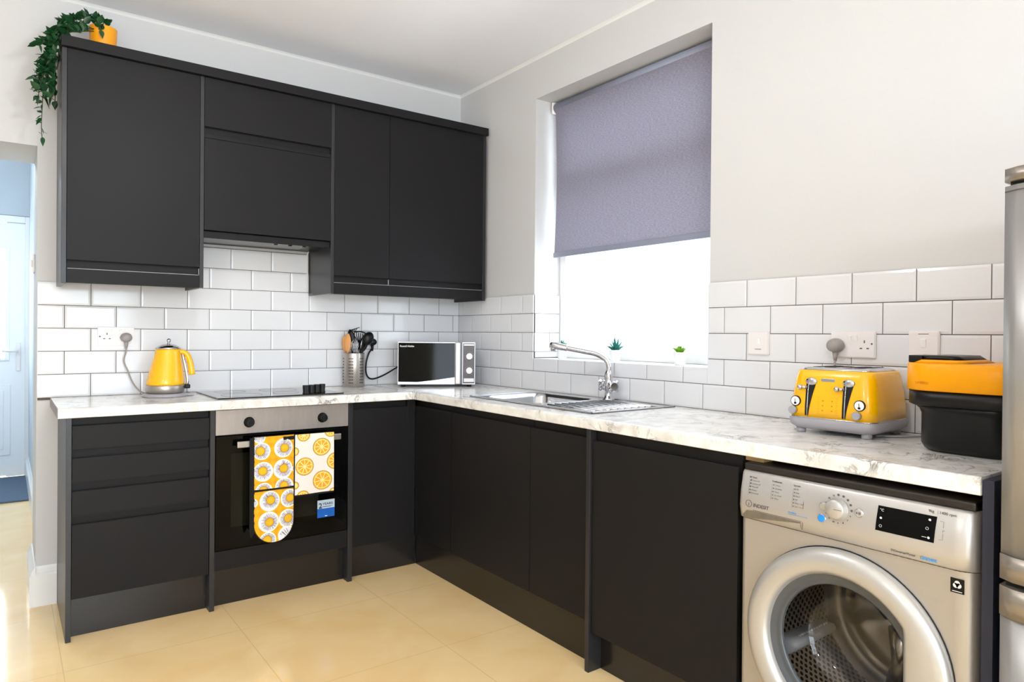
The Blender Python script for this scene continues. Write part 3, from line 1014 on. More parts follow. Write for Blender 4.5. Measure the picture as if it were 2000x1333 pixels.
for s in (-1, 1):
    d = Vector((.35*s*-1, -.94*s, 0)).normalized()
    c0 = Vector((TX, TY, .978))
    bm = new()
    tube(bm, [c0+d*.012, c0+d*.03, c0+d*.033, c0+d*.040, c0+d*.060, c0+d*.064], .022, 18, taper=[.6, .6, .8, 1.05, 1.05, .8])
    for k in range(4):
        a = PI/4+PI/2*k
        n1 = d.cross(Vector((0, 0, 1))).normalized()
        off = n1*math.cos(a)+Vector((0, 0, 1))*math.sin(a)
        tube(bm, [c0+d*.050+off*.010, c0+d*.050+off*.031], .0078, 10)
    obj('crosshead', bm, chrome_m, tp)


# ------------------------------------------------------------------ sockets
def round_rect(w_, h_, r, n=4):
    out = []
    for cx, cy, a0 in ((w_/2-r, h_/2-r, 0), (-w_/2+r, h_/2-r, PI/2), (-w_/2+r, -h_/2+r, PI), (w_/2-r, -h_/2+r, 3*PI/2)):
        for i in range(n+1):
            a = a0+PI/2*i/n
            out.append((cx+r*math.cos(a), cy+r*math.sin(a)))
    return out


def plate(parent, fn, uc, zc, w_, h_, name='faceplate', mat=ivory_m, extra=None):
    bm = new()
    prism(bm, round_rect(w_, h_, .005), lambda a, b, q: fn(uc+a, q, zc+b), .0083, .015)
    prism(bm, round_rect(w_-.006, h_-.006, .004), lambda a, b, q: fn(uc+a, q, zc+b), .015, .0175)
    if extra:
        extra(bm)
    return obj(name, bm, [mat, print_m], parent)


def pins(bm, fn, uc, zc, o=.0175):
    for du, dz, w2_, h2_ in ((0, .012, .004, .009), (-.011, -.010, .008, .004), (.011, -.010, .008, .004)):
        box_pts = [(uc+du-w2_/2, zc+dz-h2_/2), (uc+du+w2_/2, zc+dz-h2_/2), (uc+du+w2_/2, zc+dz+h2_/2), (uc+du-w2_/2, zc+dz+h2_/2)]
        prism(bm, box_pts, lambda a, b, q: fn(a, q, b), o-.001, o+.0003, mi=1)


def rocker(parent, fn, uc, zc, w_=.011, h_=.020):
    bm = new(); prism(bm, [(.0172, -h_/2), (.0190, -h_/2), (.0225, h_/2-.002), (.0172, h_/2)], lambda o, z, q: fn(uc+q, o, zc+z), -w_/2, w_/2)
    return obj('rocker', bm, switch_m, parent)


def plug(bm, fn, uc, zc, r=.026, o=.018):
    # domed round UK plug body with cable gland
    lathe(bm, [(r*.92, 0), (r, .004), (r, .018), (r*.88, .030), (r*.5, .036), (.002, .037)], lambda a, b, hh: fn(uc+a, o+hh, zc+b*(.92 if b > 0 else .85)), 28)
    lathe(bm, [(.009, 0), (.0075, .016), (.0045, .034)], lambda a, b, hh: fn(uc+a, o+.014+b, zc-r*.7-hh), 14)


s = thing('double_socket', 'white double wall socket on the tiles left of the kettle', 'socket', (-1.868, -.012, 1.181))
plate(s, fb, -1.868, 1.181, .147, .086, extra=lambda bm: (pins(bm, fb, -1.905, 1.181), disc(bm, (-1.933, -.0175, 1.181), .0035, (0, -1, 0), .0008, 12, mi=1)))
rocker(s, fb, -1.885, 1.205, .010, .016); rocker(s, fb, -1.850, 1.205, .010, .016)
s = thing('double_socket', 'white double wall socket on the tiles behind the toaster', 'socket', (-.012, -2.4875, 1.182))
plate(s, fr, -2.4875, 1.182, .149, .087, extra=lambda bm: (pins(bm, fr, -2.527, 1.180), disc(bm, (-.0175, -2.551, 1.185), .003, (-1, 0, 0), .0008, 12, mi=1)))
rocker(s, fr, -2.498, 1.204, .012, .020); rocker(s, fr, -2.478, 1.204, .010, .016)
s = thing('fused_spur_switch', 'white single switch plate on the tiles between window and toaster', 'switch', (-.012, -2.132, 1.181))
plate(s, fr, -2.132, 1.181, .088, .086, mat=whitep_m)
rocker(s, fr, -2.136, 1.190, .012, .022)
bm = new(); box(bm, -.0178, -.0170, -2.145, -2.118, 1.158, 1.160); obj('fuse_slot', bm, print_m, s)
s = thing('cooker_switch', 'white single wall switch above the coffee machine', 'switch', (-.012, -2.707, 1.184))
plate(s, fr, -2.707, 1.184, .088, .088, extra=lambda bm: (box(bm, -.0178, -.0170, -2.722, -2.692, 1.217, 1.219, mi=1), box(bm, -.0178, -.0170, -2.714, -2.700, 1.150, 1.1515, mi=1)))
rocker(s, fr, -2.707, 1.190, .015, .026)

# kettle plug and flex
pl = thing('plug', 'taupe plug with flex in the left socket, feeding the kettle', 'plug', (-1.829, -.03, 1.176))
bm = new(); plug(bm, fb, -1.829, 1.176, .0245); obj('plug_body', bm, plug_m, pl)
bm = new(); tube(bm, spline([(-1.829, -.034, 1.13), (-1.830, -.034, 1.11), (-1.838, -.034, 1.068), (-1.822, -.034, 1.022), (-1.808, -.036, .981), (-1.789, -.04, .945), (-1.765, -.055, .921), (-1.735, -.08, .915), (-1.715, -.115, .9155)]), .0035, 10)
obj('flex', bm, plug_m, pl)
pl = thing('plug', 'grey plug in the socket behind the toaster', 'plug', (-.03, -2.437, 1.175))
bm = new(); plug(bm, fr, -2.437, 1.178, .0265); obj('plug_body', bm, plug_m, pl)
bm = new(); tube(bm, spline([(-.034, -2.437, 1.128), (-.034, -2.437, 1.10), (-.034, -2.437, 1.04), (-.030, -2.425, .97), (-.028, -2.40, .92)]), .0035, 10); obj('flex', bm, plug_m, pl)
bm = new(); tube(bm, spline([(-.020, -2.735, 1.08), (-.022, -2.735, 1.00), (-.035, -2.737, .945), (-.06, -2.742, .918), (-.13, -2.72, .9145), (-.20, -2.655, .9145)]), .0032, 8)
tag(obj('flex_cable', bm, greyp_m), 'pale grey cable lying behind and right of the toaster', 'cable')

# ------------------------------------------------------------------ kettle
kx, ky = -1.692, -.190
kt = thing('kettle', 'yellow cone-shaped electric kettle with chrome lid and grey base', 'kettle', (kx, ky, .910))


def kf(a, b, hh):   # slight lean of the axis towards the handle, like the real pear shape
    return Vector((kx+a+.012*max(0, (hh-.95))/.18, ky+b, hh))


bm = new(); lathe(bm, [(.092, .9103), (.094, .913), (.094, .920), (.088, .925), (.078, .926)], kf, 48); box(bm, kx+.07, kx+.118, ky-.03, ky+.03, .9105, .922, .004); obj('power_base', bm, greyp_m, kt)
bm = new(); lathe(bm, [(.070, .926), (.078, .930), (.0815, .945), (.0815, .961), (.080, .963)], kf, 48); obj('chrome_band', bm, steel_m, kt, smooth=True)
bm = new(); lathe(bm, [(.0795, .9635), (.0795, .972), (.077, .990), (.071, 1.02), (.0635, 1.055), (.0565, 1.09), (.0525, 1.115), (.0515, 1.126)], kf, 56); obj('body', bm, yellow_m, kt, smooth=True)
bm = new(); lathe(bm, [(.0525, 1.1262), (.0525, 1.131), (.046, 1.137), (.030, 1.1455), (.013, 1.149), (.006, 1.151), (.0055, 1.158)], kf, 40); obj('lid', bm, chrome_m, kt, smooth=True)
bm = new(); bmesh.ops.create_uvsphere(bm, u_segments=20, v_segments=14, radius=.0095); bmesh.ops.translate(bm, verts=bm.verts, vec=kf(0, 0, 1.165)); obj('lid_knob', bm, chrome_m, kt, smooth=True)
# handle: flattened arch
bm = new()
hp = spline([kf(.040, -.010, 1.112), kf(.058, -.014, 1.113), kf(.076, -.017, 1.103), kf(.090, -.020, 1.075), kf(.098, -.022, 1.045), kf(.105, -.024, 1.008)], 6)
rings = []
for i, p in enumerate(hp):
    d = (hp[min(i+1, len(hp)-1)]-hp[max(i-1, 0)]).normalized()
    side = Vector((.2, .98, 0)).normalized()
    nn = d.cross(side).normalized()
    wv, tv = .0135, .0105+.004*(i/len(hp))
    rings.append([bm.verts.new(p+side*wv*math.cos(t)+nn*tv*math.sin(t)) for t in [2*PI*k/16 for k in range(16)]])
for k in range(len(rings)-1):
    for i in range(16):
        bm.faces.new((rings[k][i], rings[k][(i+1) % 16], rings[k+1][(i+1) % 16], rings[k+1][i])).smooth = True
bm.faces.new(rings[0]); bm.faces.new(rings[-1])
obj('handle', bm, yellow_m, kt)
bm = new(); tube(bm, spline([kf(.060, -.012, 1.103), kf(.068, -.018, 1.07), kf(.080, -.022, 1.02), kf(.088, -.024, .975), kf(.082, -.020, .955)]), .0065, 10, taper=None); obj('water_gauge', bm, chrome_m, kt)
bm = new(); box(bm, kx+.076, kx+.100, ky-.038, ky-.010, .945, .965, .005); obj('power_switch', bm, black_m, kt)
bm = new()
for k in range(3):
    box(bm, kx-.060, kx-.036, ky-.0745, ky-.070, .984+.003*k, .9855+.003*k)
bm.free()

# ------------------------------------------------------------------ utensil holder and utensils
ux, uy = -.728, -.075
uh = thing('utensil_holder', 'perforated steel utensil pot between hob and microwave', 'utensil holder', (ux, uy, .910))
bm = new(); lathe(bm, [(.0565, .9103), (.0585, .912), (.0585, 1.094), (.0575, 1.097), (.0560, 1.094), (.0560, .914), (.002, .913)], lambda a, b, hh: Vector((ux+a, uy+b, hh)), 56)
for g_ in range(6):
    for c_ in (-1, 0, 1):
        for r_ in range(9):
            a = math.radians(-120+60*g_-8) + c_*.155
            z = .934+.0165*r_
            n = Vector((math.cos(a), math.sin(a), 0))
            disc(bm, Vector((ux, uy, z))+n*.0585, .0033, n, .0003, 10, mi=1)
obj('pot', bm, [steel_m, dark_m], uh)


def utensil(name, label, cat):
    return thing(name, label, cat, (ux, uy, .914))


UG = 'utensils standing in the steel pot'
R2 = Vector((.805, -.593, 0))      # roughly the picture's left-to-right direction at the pot


def up_(dx, dz, dd=0.0):
    return Vector((ux, uy, 0)) + R2*dx + Vector((.593, .805, 0))*dd + Vector((0, 0, dz))


def paddle(bm, base, tip, wid, thick=.005, n=10, side=None, shape=None):
    base, tip = Vector(base), Vector(tip)
    d = tip-base
    s_ = (side or R2).normalized()
    nn = d.normalized().cross(s_).normalized()
    rings = []
    for i in range(n+1):
        t = i/n
        w_ = wid*(shape(t) if shape else math.sin(PI*(.08+.88*t))**.6)
        p = base+d*t
        rings.append([bm.verts.new(p+s_*w_*math.cos(q)+nn*thick*math.sin(q)) for q in [2*PI*k/12 for k in range(12)]])
    for k in range(n):
        for i in range(12):
            bm.faces.new((rings[k][i], rings[k][(i+1) % 12], rings[k+1][(i+1) % 12], rings[k+1][i])).smooth = True
    bm.faces.new(rings[0]); bm.faces.new(rings[-1])


t = utensil('wooden_spoon', 'pale wooden spoon, leftmost in the steel utensil pot', 'spoon'); t['group'] = UG
bm = new(); tube(bm, [up_(-.03, .92, -.01), up_(-.041, 1.12, -.02)], .0055, 10); obj('spoon_handle', bm, wood_m, t)
bm = new(); paddle(bm, up_(-.040, 1.105, -.02), up_(-.046, 1.190, -.022), .019, .006); obj('spoon_bowl', bm, wood_m, t)
t = utensil('wooden_spatula', 'pale wooden spatula next to the wooden spoon in the pot', 'spatula'); t['group'] = UG
bm = new(); tube(bm, [up_(-.020, .92, -.02), up_(-.028, 1.12, -.03)], .0055, 10); obj('spatula_handle', bm, wood_m, t)
bm = new(); paddle(bm, up_(-.028, 1.10, -.03), up_(-.026, 1.203, -.032), .019, .004); obj('spatula_blade', bm, wood_m, t)
t = utensil('spaghetti_server', 'black pronged spaghetti server behind the wooden spoons', 'spaghetti server'); t['group'] = UG
bm = new(); tube(bm, [up_(.006, .92, -.02), up_(-.012, 1.16, .0)], .005, 10); obj('server_handle', bm, black_m, t)
bm = new(); paddle(bm, up_(-.010, 1.15, 0), up_(-.022, 1.225, .004), .020, .006)
for k in range(5):
    b0 = up_(-.032+.010*k, 1.205+.003*k, -.002)
    tube(bm, [b0, b0+Vector((0.004, -.012, .016)), b0+Vector((.012, -.026, .020))], .0022, 7)
obj('server_head', bm, black_m, t)
t = utensil('slotted_turner', 'black slotted turner in the middle of the utensil pot', 'turner'); t['group'] = UG
bm = new(); tube(bm, [up_(.0, .92, .02), up_(.034, 1.14, .02)], .005, 10); obj('turner_handle', bm, black_m, t)
bm = new()
c0 = up_(.020, 1.160, .01); dx_ = R2*1.0; dz_ = Vector((.0, 0, 1))
for k in range(6):
    a = c0 + dx_*(-.020+.0115*k)
    tube(bm, [a+dz_*.0+dx_*(.018-.006*k), a+dz_*(.030), a+dz_*(.052-.002*k)], .0027, 8)
tube(bm, [c0+dx_*-.022+dz_*.052, c0+dx_*.01+dz_*.055, c0+dx_*.042+dz_*.046], .004, 8)
tube(bm, [c0+dx_*.0+dz_*.0, c0+dx_*.02+dz_*-.004, c0+dx_*.036+dz_*.01], .009, 8)
obj('turner_blade', bm, black_m, t)
t = utensil('ladle', 'black ladle leaning right over the edge of the utensil pot', 'ladle'); t['group'] = UG
bm = new(); tube(bm, [up_(.004, .93, -.01), up_(.045, 1.10, .0), up_(.062, 1.15, .005)], .0052, 10); obj('ladle_handle', bm, black_m, t)
bm = new(); bmesh.ops.create_uvsphere(bm, u_segments=22, v_segments=16, radius=1)
bmesh.ops.scale(bm, verts=bm.verts, vec=(.031, .027, .040)); bmesh.ops.rotate(bm, verts=bm.verts, cent=(0, 0, 0), matrix=Matrix.Rotation(.5, 3, 'Y')); bmesh.ops.translate(bm, verts=bm.verts, vec=up_(.077, 1.176, 0)); obj('ladle_bowl', bm, blacks_m, t, smooth=True)
t = utensil('serving_spoon', 'black solid serving spoon beside the ladle in the pot', 'spoon'); t['group'] = UG
bm = new(); tube(bm, [up_(.012, .93, .02), up_(.044, 1.11, .015)], .005, 10); obj('spoon_handle', bm, black_m, t)
bm = new(); paddle(bm, up_(.036, 1.10, .014), up_(.060, 1.19, .012), .028, .009); obj('spoon_bowl', bm, blacks_m, t)
t = utensil('whisk', 'wire balloon whisk in the centre of the utensil pot', 'whisk'); t['group'] = UG
bm = new(); tube(bm, [up_(.010, .93, -.03), up_(.013, 1.09, -.035)], .006, 10); obj('whisk_handle', bm, steel_m, t)
bm = new()
for k in range(6):
    a = PI*k/6
    o_ = R2*math.cos(a)+Vector((.593, .805, 0))*math.sin(a)
    b0 = up_(.013, 1.09, -.035)
    tube(bm, spline([b0, b0+o_*.017+Vector((0, 0, .035)), b0+o_*.018+Vector((0, 0, .062)), b0+Vector((0, 0, .083)), b0-o_*.018+Vector((0, 0, .062)), b0-o_*.017+Vector((0, 0, .035)), b0], 4), .0009, 5)
obj('whisk_wires', bm, chrome_m, t)
t = utensil('fish_slice', 'steel-handled utensil at the right front of the pot', 'utensil'); t['group'] = UG
bm = new(); tube(bm, [up_(.030, .94, -.03), up_(.042, 1.115, -.034)], .0062, 10, taper=[.8, 1.1]); obj('tool_handle', bm, chrome_m, t)
bm = new(); tube(bm, [up_(.042, 1.115, -.034), up_(.053, 1.175, -.034)], .0028, 8); obj('tool_shaft', bm, chrome_m, t)

# black cable to the microwave
mc = thing('plug', 'black plug with cable hanging from the wall to the microwave', 'plug', (-.60, -.03, 1.14))
bm = new(); plug(bm, fb, -.595, 1.155, .023, o=.012); obj('plug_body', bm, black_m, mc)
bm = new(); tube(bm, spline([(-.597, -.03, 1.12), (-.620, -.035, 1.092), (-.636, -.035, 1.04), (-.637, -.035, .985), (-.620, -.035, .953), (-.586, -.036, .947), (-.524, -.038, .968), (-.455, -.042, 1.005), (-.440, -.05, 1.012)]), .0045, 10); obj('flex', bm, black_m, mc)

# ------------------------------------------------------------------ microwave (local frame: x along the face, y into the depth)
MA = math.atan2(-.200, .375)
mw = thing('microwave', 'silver microwave with black mirrored door in the worktop corner', 'microwave', (-.540, -.232, .910), MA)
MWW, MWH, MWD = .428, .236, .222


def lp(name, bm, mat, par=mw):
    return obj(name, bm, mat, par, world=False)


MZ = .014
bm = new(); box(bm, .002, MWW-.002, .012, MWD, MZ, MZ+MWH-.001, .003); lp('casing', bm, P('microwave_casing', 'C9CACE', .35, metal=.5, nscale=60, namt=.03))
bm = new()
box(bm, 0, .316, 0, .0115, MZ, MZ+MWH, .002)
md = lp('microwave_door', bm, P('microwave_silver', 'D4D5D8', .25, metal=.6, nscale=60, namt=.03))
bm = new(); pts = [(.004, MZ+.016), (.11, MZ+.014), (.20, MZ+.024), (.314, MZ+.040), (.314, MZ+MWH-.005), (.004, MZ+MWH-.005)]
prism(bm, pts, lambda a, b, q: Vector((a, q, b)), -.0006, -.0001); obj('door_glass', bm, blackgl_m, md, world=False)
bm = new(); box(bm, .318, .344, -.010, .0115, MZ+.003, MZ+MWH-.004, .004); lp('handle_bar', bm, whitep_m)
bm = new(); box(bm, .3445, .354, .001, .0115, MZ+.002, MZ+MWH-.003, .001); lp('handle_recess', bm, rubber_m)
bm = new(); box(bm, .355, MWW, 0, .0115, MZ, MZ+MWH, .0015); cp = lp('control_panel', bm, P('microwave_panel_silver', 'CFCFD3', .3, metal=.4, nscale=60, namt=.03))
bm = new(); box(bm, .359, MWW-.004, -.0006, -.0001, MZ+.006, MZ+MWH-.006)
for zc in (MZ+.157, MZ+.078):
    for i in range(13):
        a = math.radians(-60+25*i)
        disc(bm, (.394+.0245*math.cos(a), -.0008, zc+.0245*math.sin(a)), .0011, (0, -1, 0), .0003, 8, mi=1)
obj('panel_print', bm, [P('microwave_panel_grey', '5D5759', .45, nscale=80, namt=.05), wprint_m], cp, world=False)
for zc in (MZ+.157, MZ+.078):
    bm = new(); lathe(bm, [(.0185, -.001), (.0180, -.012), (.0165, -.0145)], lambda a, b, hh: Vector((.394+a, hh, zc+b)), 28); box(bm, .3925, .3955, -.0165, -.014, zc-.014, zc+.014)
    lp('knob', bm, whitep_m)
bm = new(); box(bm, .365, .421, -.0012, -.0005, MZ+.014, MZ+.034); lp('door_button', bm, ivory_m)
bm = new(); box(bm, .364, .422, -.0012, -.0005, MZ+MWH-.019, MZ+MWH-.011); lp('badge', bm, ivory_m)
text('lettering', 'Russell Hobbs', .0135, (.012, -.0009, MZ+MWH-.028), FACE_Y, wprint_m, None, bold=.0003)
tt = bpy.context.scene.collection.objects[-1]
tt.parent = md
bm = new(); box(bm, .012, .0165, -.0012, -.0005, MZ+MWH-.0285, MZ+MWH-.018); bm.free()
for x, y in ((.03, .03), (MWW-.03, .03), (.03, MWD-.03), (MWW-.03, MWD-.03)):
    bm = new(); lathe(bm, [(.013, .0003), (.013, MZ)], lambda a, b, hh: Vector((x+a, y+b, hh)), 16); lp('foot', bm, black_m)

# ------------------------------------------------------------------ toaster (local frame: x = left to right along the front, y = depth)
TA = math.atan2(-math.cos(.04), math.sin(.04))
to = thing('toaster', 'yellow four-slice toaster with grey base and chrome top', 'toaster', (-.3054, -2.4251, .910), TA)
TW, TD = .270, .262


def loft(bm, secs, mi=0, smooth=True, caps=True):
    rings = []
    for (x0, x1, y0, y1, z, r) in secs:
        ring = []
        for cx, cy, a0 in ((x1-r, y1-r, 0), (x0+r, y1-r, PI/2), (x0+r, y0+r, PI), (x1-r, y0+r, 3*PI/2)):
            for i in range(7):
                a = a0+PI/2*i/6
                ring.append(bm.verts.new((cx+r*math.cos(a), cy+r*math.sin(a), z)))
        rings.append(ring)
    for k in range(len(rings)-1):
        n = len(rings[k])
        for i in range(n):
            q = bm.faces.new((rings[k][i], rings[k][(i+1) % n], rings[k+1][(i+1) % n], rings[k+1][i])); q.smooth = smooth; q.material_index = mi
    if caps:
        bm.faces.new(rings[0]).material_index = mi; bm.faces.new(rings[-1]).material_index = mi


def tobj(name, bm, mat, smooth=False, par=to):
    return obj(name, bm, mat, par, world=False, smooth=smooth)


bm = new(); loft(bm, [(.018, TW-.018, .018, TD-.018, .014, .03), (.002, TW-.002, .002, TD-.002, .026, .035), (0, TW, 0, TD, .046, .035), (.002, TW-.002, .002, TD-.002, .0485, .035)]); tobj('toaster_base', bm, greyp_m)
bm = new(); loft(bm, [(.001, TW-.001, .001, TD-.001, .0486, .035), (.001, TW-.001, .001, TD-.001, .0515, .035)]); tobj('chrome_trim', bm, chrome_m)
bm = new(); loft(bm, [(.004, TW-.004, .004, TD-.004, .0516, .036), (.005, TW-.005, .005, TD-.005, .085, .036), (.009, TW-.009, .010, TD-.010, .13, .036), (.014, TW-.014, .017, TD-.017, .172, .036), (.017, TW-.017, .021, TD-.021, .189, .035), (.022, TW-.022, .027, TD-.027, .1945, .032)])


def tfront(z):   # y of the front face at height z
    zs = [(.0516, .004), (.085, .005), (.13, .010), (.172, .017), (.189, .021)]
    for (a, ya), (b, yb) in zip(zs, zs[1:]):
        if a <= z <= b:
            return ya+(yb-ya)*(z-a)/(b-a)
    return .004


for c_ in (.118, .146):
    for k in range(3):
        box(bm, c_-.0018, c_+.0018, tfront(.075+.014*k)-.0008, tfront(.075+.014*k)+.001, .073+.0145*k, .0765+.0145*k, mi=1)
    for k in range(8):
        xx = c_+(-.014 if c_ < .13 else .014)
        box(bm, xx-.003, xx+.003, tfront(.065+.007*k)-.0005, tfront(.065+.007*k)+.001, .064+.007*k, .0647+.007*k, mi=1)
tobj('toaster_body', bm, [yellow_m, orangetxt_m])
bm = new(); loft(bm, [(.026, TW-.026, .031, TD-.031, .1946, .030), (.030, TW-.030, .036, TD-.036, .200, .028), (.040, TW-.040, .046, TD-.046, .2035, .024)]); tobj('chrome_top', bm, chrome_m)
bm = new()
for x in (.072, .108, .162, .198):
    box(bm, x-.011, x+.011, .055, TD-.055, .2015, .2042, .0008)
tobj('toast_slots', bm, dark_m)
for x, y in ((.035, .035), (TW-.035, .035), (.035, TD-.035), (TW-.035, TD-.035)):
    bm = new(); lathe(bm, [(.013, .0003), (.0145, .004), (.0145, .016)], lambda a, b, hh: Vector((x+a, y+b, hh)), 18); tobj('foot', bm, greyp_m)


for i, x0 in enumerate((.070, .184)):
    # lever slot (curved chrome guard) and black slot
    bm = new()
    left = [(x0-.006, .056), (x0-.006, .155)]
    right = [(x0+.004, .056), (x0+.008, .085), (x0+.016, .12), (x0+.024, .150)]
    zz = [.056+.0985*k/14 for k in range(15)]
    V0, V1 = [], []
    for z in zz:
        tt_ = (z-.056)/.0985
        xr = x0+.004+.019*tt_**1.3
        V0.append((x0-.007, z)); V1.append((xr, z))
    out_ = V0 + V1[::-1]
    A = [bm.verts.new((x, tfront(z)-.0012, z)) for x, z in V0]; B = [bm.verts.new((x, tfront(z)-.0012, z)) for x, z in V1]
    for k in range(14):
        bm.faces.new((A[k], A[k+1], B[k+1], B[k]))
    tobj('lever_slot', bm, P('toaster_slot_black', '060606', .3) if i == 0 else MATS['toaster_slot_black'])
    bm = new(); tube(bm, [(x0+.001, tfront(z)-.003, z) for z in (.055, .085, .12, .157)], .0016, 8)
    bmesh.ops.create_uvsphere(bm, u_segments=18, v_segments=12, radius=1, matrix=Matrix.Translation((x0+.008, tfront(.160)-.001, .160)) @ Matrix.Diagonal((.0185, .007, .0125, 1)))
    tobj('lever_guard', bm, chrome_m, smooth=True)
    bm = new(); tube(bm, [(x0-.002, tfront(.142)-.004, .142), (x0-.017, tfront(.142)-.014, .142)], .0045, 10); bmesh.ops.create_uvsphere(bm, u_segments=18, v_segments=12, radius=.0085, matrix=Matrix.Translation((x0-.020, tfront(.142)-.014, .142)))
    tobj('lever', bm, chrome_m, smooth=True)
for x, z in ((.033, .098), (.228, .098)):
    bm = new(); lathe(bm, [(.0160, -.002), (.0160, .0035), (.0150, .0042)], lambda a, b, hh: Vector((x+a, tfront(z)-.0005-hh, z+b)), 26); g1 = tobj('gauge', bm, black_m)
    bm = new(); disc(bm, (x, tfront(z)-.0047, z), .0137, (0, -1, 0), .0004, 24); obj('gauge_dial', bm, potw_m, g1, world=False)
    bm = new(); box(bm, x-.0035, x+.0035, tfront(z)-.0060, tfront(z)-.005, z-.0095, z-.004); tube(bm, [(x, tfront(z)-.0058, z-.006), (x-.001, tfront(z)-.0058, z+.007)], .0008, 6); obj('gauge_needle', bm, black_m, g1, world=False)
for x, z in ((.026, .070), (.222, .068)):
    bm = new(); lathe(bm, [(.0125, 0), (.0125, .010), (.0105, .0135)], lambda a, b, hh: Vector((x+a, tfront(z)-hh, z+b)), 26); tobj('browning_dial', bm, greyp_m)
bm = new(); box(bm, .108, .150, tfront(.165)-.0018, tfront(.165)+.002, .161, .171, .001); tobj('badge', bm, chrome_m)

# ------------------------------------------------------------------ coffee machine
CX, CY = -.255, -2.948
cm = thing('coffee_machine', 'black pod coffee machine with amber yellow top band beside the fridge', 'coffee machine', (CX, CY, .910))
bm = new()


def cloft(bm, secs):
    loft(bm, [(CX+a, CX+b, CY+c, CY+d, z, r) for a, b, c, d, z, r in secs])


# body x: depth (front = -), y: across
cloft(bm, [(-.075, .16, -.10, .112, .9103, .068), (-.088, .17, -.11, .124, .916, .075), (-.096, .175, -.112, .131, .930, .080), (-.096, .175, -.112, .131, 1.008, .080), (-.100, .18, -.115, .135, 1.020, .082), (-.108, .195, -.125, .143, 1.029, .085)])
obj('machine_body', bm, blacks_m, cm)
bm = new(); cloft(bm, [(-.108, .20, -.135, .149, 1.0293, .085), (-.118, .205, -.140, .156, 1.034, .088), (-.118, .205, -.140, .156, 1.070, .088)]); obj('lower_band', bm, black_m, cm)
bm = new(); cloft(bm, [(-.121, .208, -.142, .155, 1.0703, .088), (-.124, .209, -.143, .159, 1.073, .090), (-.124, .209, -.143, .159, 1.137, .090), (-.121, .205, -.139, .156, 1.141, .088)]); cloft(bm, [(-.085, .12, .000, .142, 1.1405, .03), (-.080, .11, .016, .128, 1.1495, .03)])
obj('top_band', bm, yellow2_m, cm)
bm = new(); cloft(bm, [(-.078, .108, .018, .126, 1.1497, .028), (-.074, .100, .032, .116, 1.1605, .024)]); box(bm, CX-.076, CX+.02, CY+.112, CY+.146, 1.1415, 1.1605, .002); obj('lid', bm, blacks_m, cm)
text('lettering', 'UMBELLI', .0085, (CX-.1230, CY+.108, 1.088), FACE_X, orangetxt_m, cm)

# ------------------------------------------------------------------ washing machine
WYc, WZc = -2.767, .418
wm = thing('washing_machine', 'silver front-loading washing machine under the worktop', 'washing machine', (-.3, WYc, 0))
WA, WB = -3.062, -2.474        # y range
XF = -.600


def plate_hole(bm, x, y0, y1, z0, z1, cy, cz, R, n=72):
    angs = sorted([2*PI*i/n for i in range(n)] + [math.atan2(z-cz, y-cy) % (2*PI) for y in (y0, y1) for z in (z0, z1)])
    I, O = [], []
    for a in angs:
        c, s_ = math.cos(a), math.sin(a)
        I.append(bm.verts.new((x, cy+R*c, cz+R*s_)))
        k = 1e9
        if c > 1e-9: k = min(k, (y1-cy)/c)
        if c < -1e-9: k = min(k, (y0-cy)/c)
        if s_ > 1e-9: k = min(k, (z1-cz)/s_)
        if s_ < -1e-9: k = min(k, (z0-cz)/s_)
        O.append(bm.verts.new((x, cy+k*c, cz+k*s_)))
    m_ = len(angs)
    for i in range(m_):
        j = (i+1) % m_
        bm.faces.new((I[i], I[j], O[j], O[i]))


bm = new()
rr = .040
plate_hole(bm, XF+.004, WA+rr, WB-rr*.4, .03, .6945, WYc, WZc, .225)
for (yc, sgn, r_) in ((WA+rr, -1, rr), (WB-rr*.4, 1, rr*.4)):
    pr = [(yc+sgn*r_*math.sin(PI/2*i/8), XF+.004+r_*(1-math.cos(PI/2*i/8))) for i in range(9)]
    for k in range(8):
        a, b = pr[k], pr[k+1]
        q = bm.faces.new([bm.verts.new((a[1], a[0], .03)), bm.verts.new((b[1], b[0], .03)), bm.verts.new((b[1], b[0], .6945)), bm.verts.new((a[1], a[0], .6945))])
        q.smooth = True
# sides, back, bottom
for y in (WA, WB):
    box(bm, XF+.044 if y == WA else XF+.015, -.03, y-.0006, y+.0006, .03, .825)
box(bm, -.031, -.03, WA, WB, .03, .825); box(bm, XF+.03, -.03, WA, WB, .03, .032)
bmesh.ops.remove_doubles(bm, verts=bm.verts, dist=1e-5)
obj('washer_body', bm, wm_m, wm)
# foot
for y in (WA+.05, WB-.05):
    for x in (XF+.06, -.08):
        bm = new(); lathe(bm, [(.02, 0.0005), (.02, .03)], lambda a, b, hh: Vector((x+a, y+b, hh)), 14); obj('foot', bm, black_m, wm)
# fascia: tilted panel with rounded right end
bm = new()
prof = [(XF+.004, .6955), (XF-.004, .7000), (XF-.010, .733), (XF-.006, .775), (XF+.004, .822), (XF+.010, .829), (XF+.06, .829), (XF+.06, .6955)]
cols = []
ys = [(WA, .040), (WA+.0015, .029), (WA+.006, .0185), (WA+.014, .0095), (WA+.026, .0030), (WA+.042, 0.0), (WB-.012, 0.0), (WB-.004, .002), (WB, .008)]
for y, off in ys:
    cols.append([bm.verts.new((min(x+off, XF+.06), y, z)) for x, z in prof])
for k in range(len(cols)-1):
    for i in range(len(prof)):
        j = (i+1) % len(prof)
        q = bm.faces.new((cols[k][i], cols[k][j], cols[k+1][j], cols[k+1][i]))
        q.smooth = i in (1, 2, 3, 4)
bm.faces.new(cols[0]); bm.faces.new(cols[-1])
fa = obj('fascia', bm, wmp_m, wm)


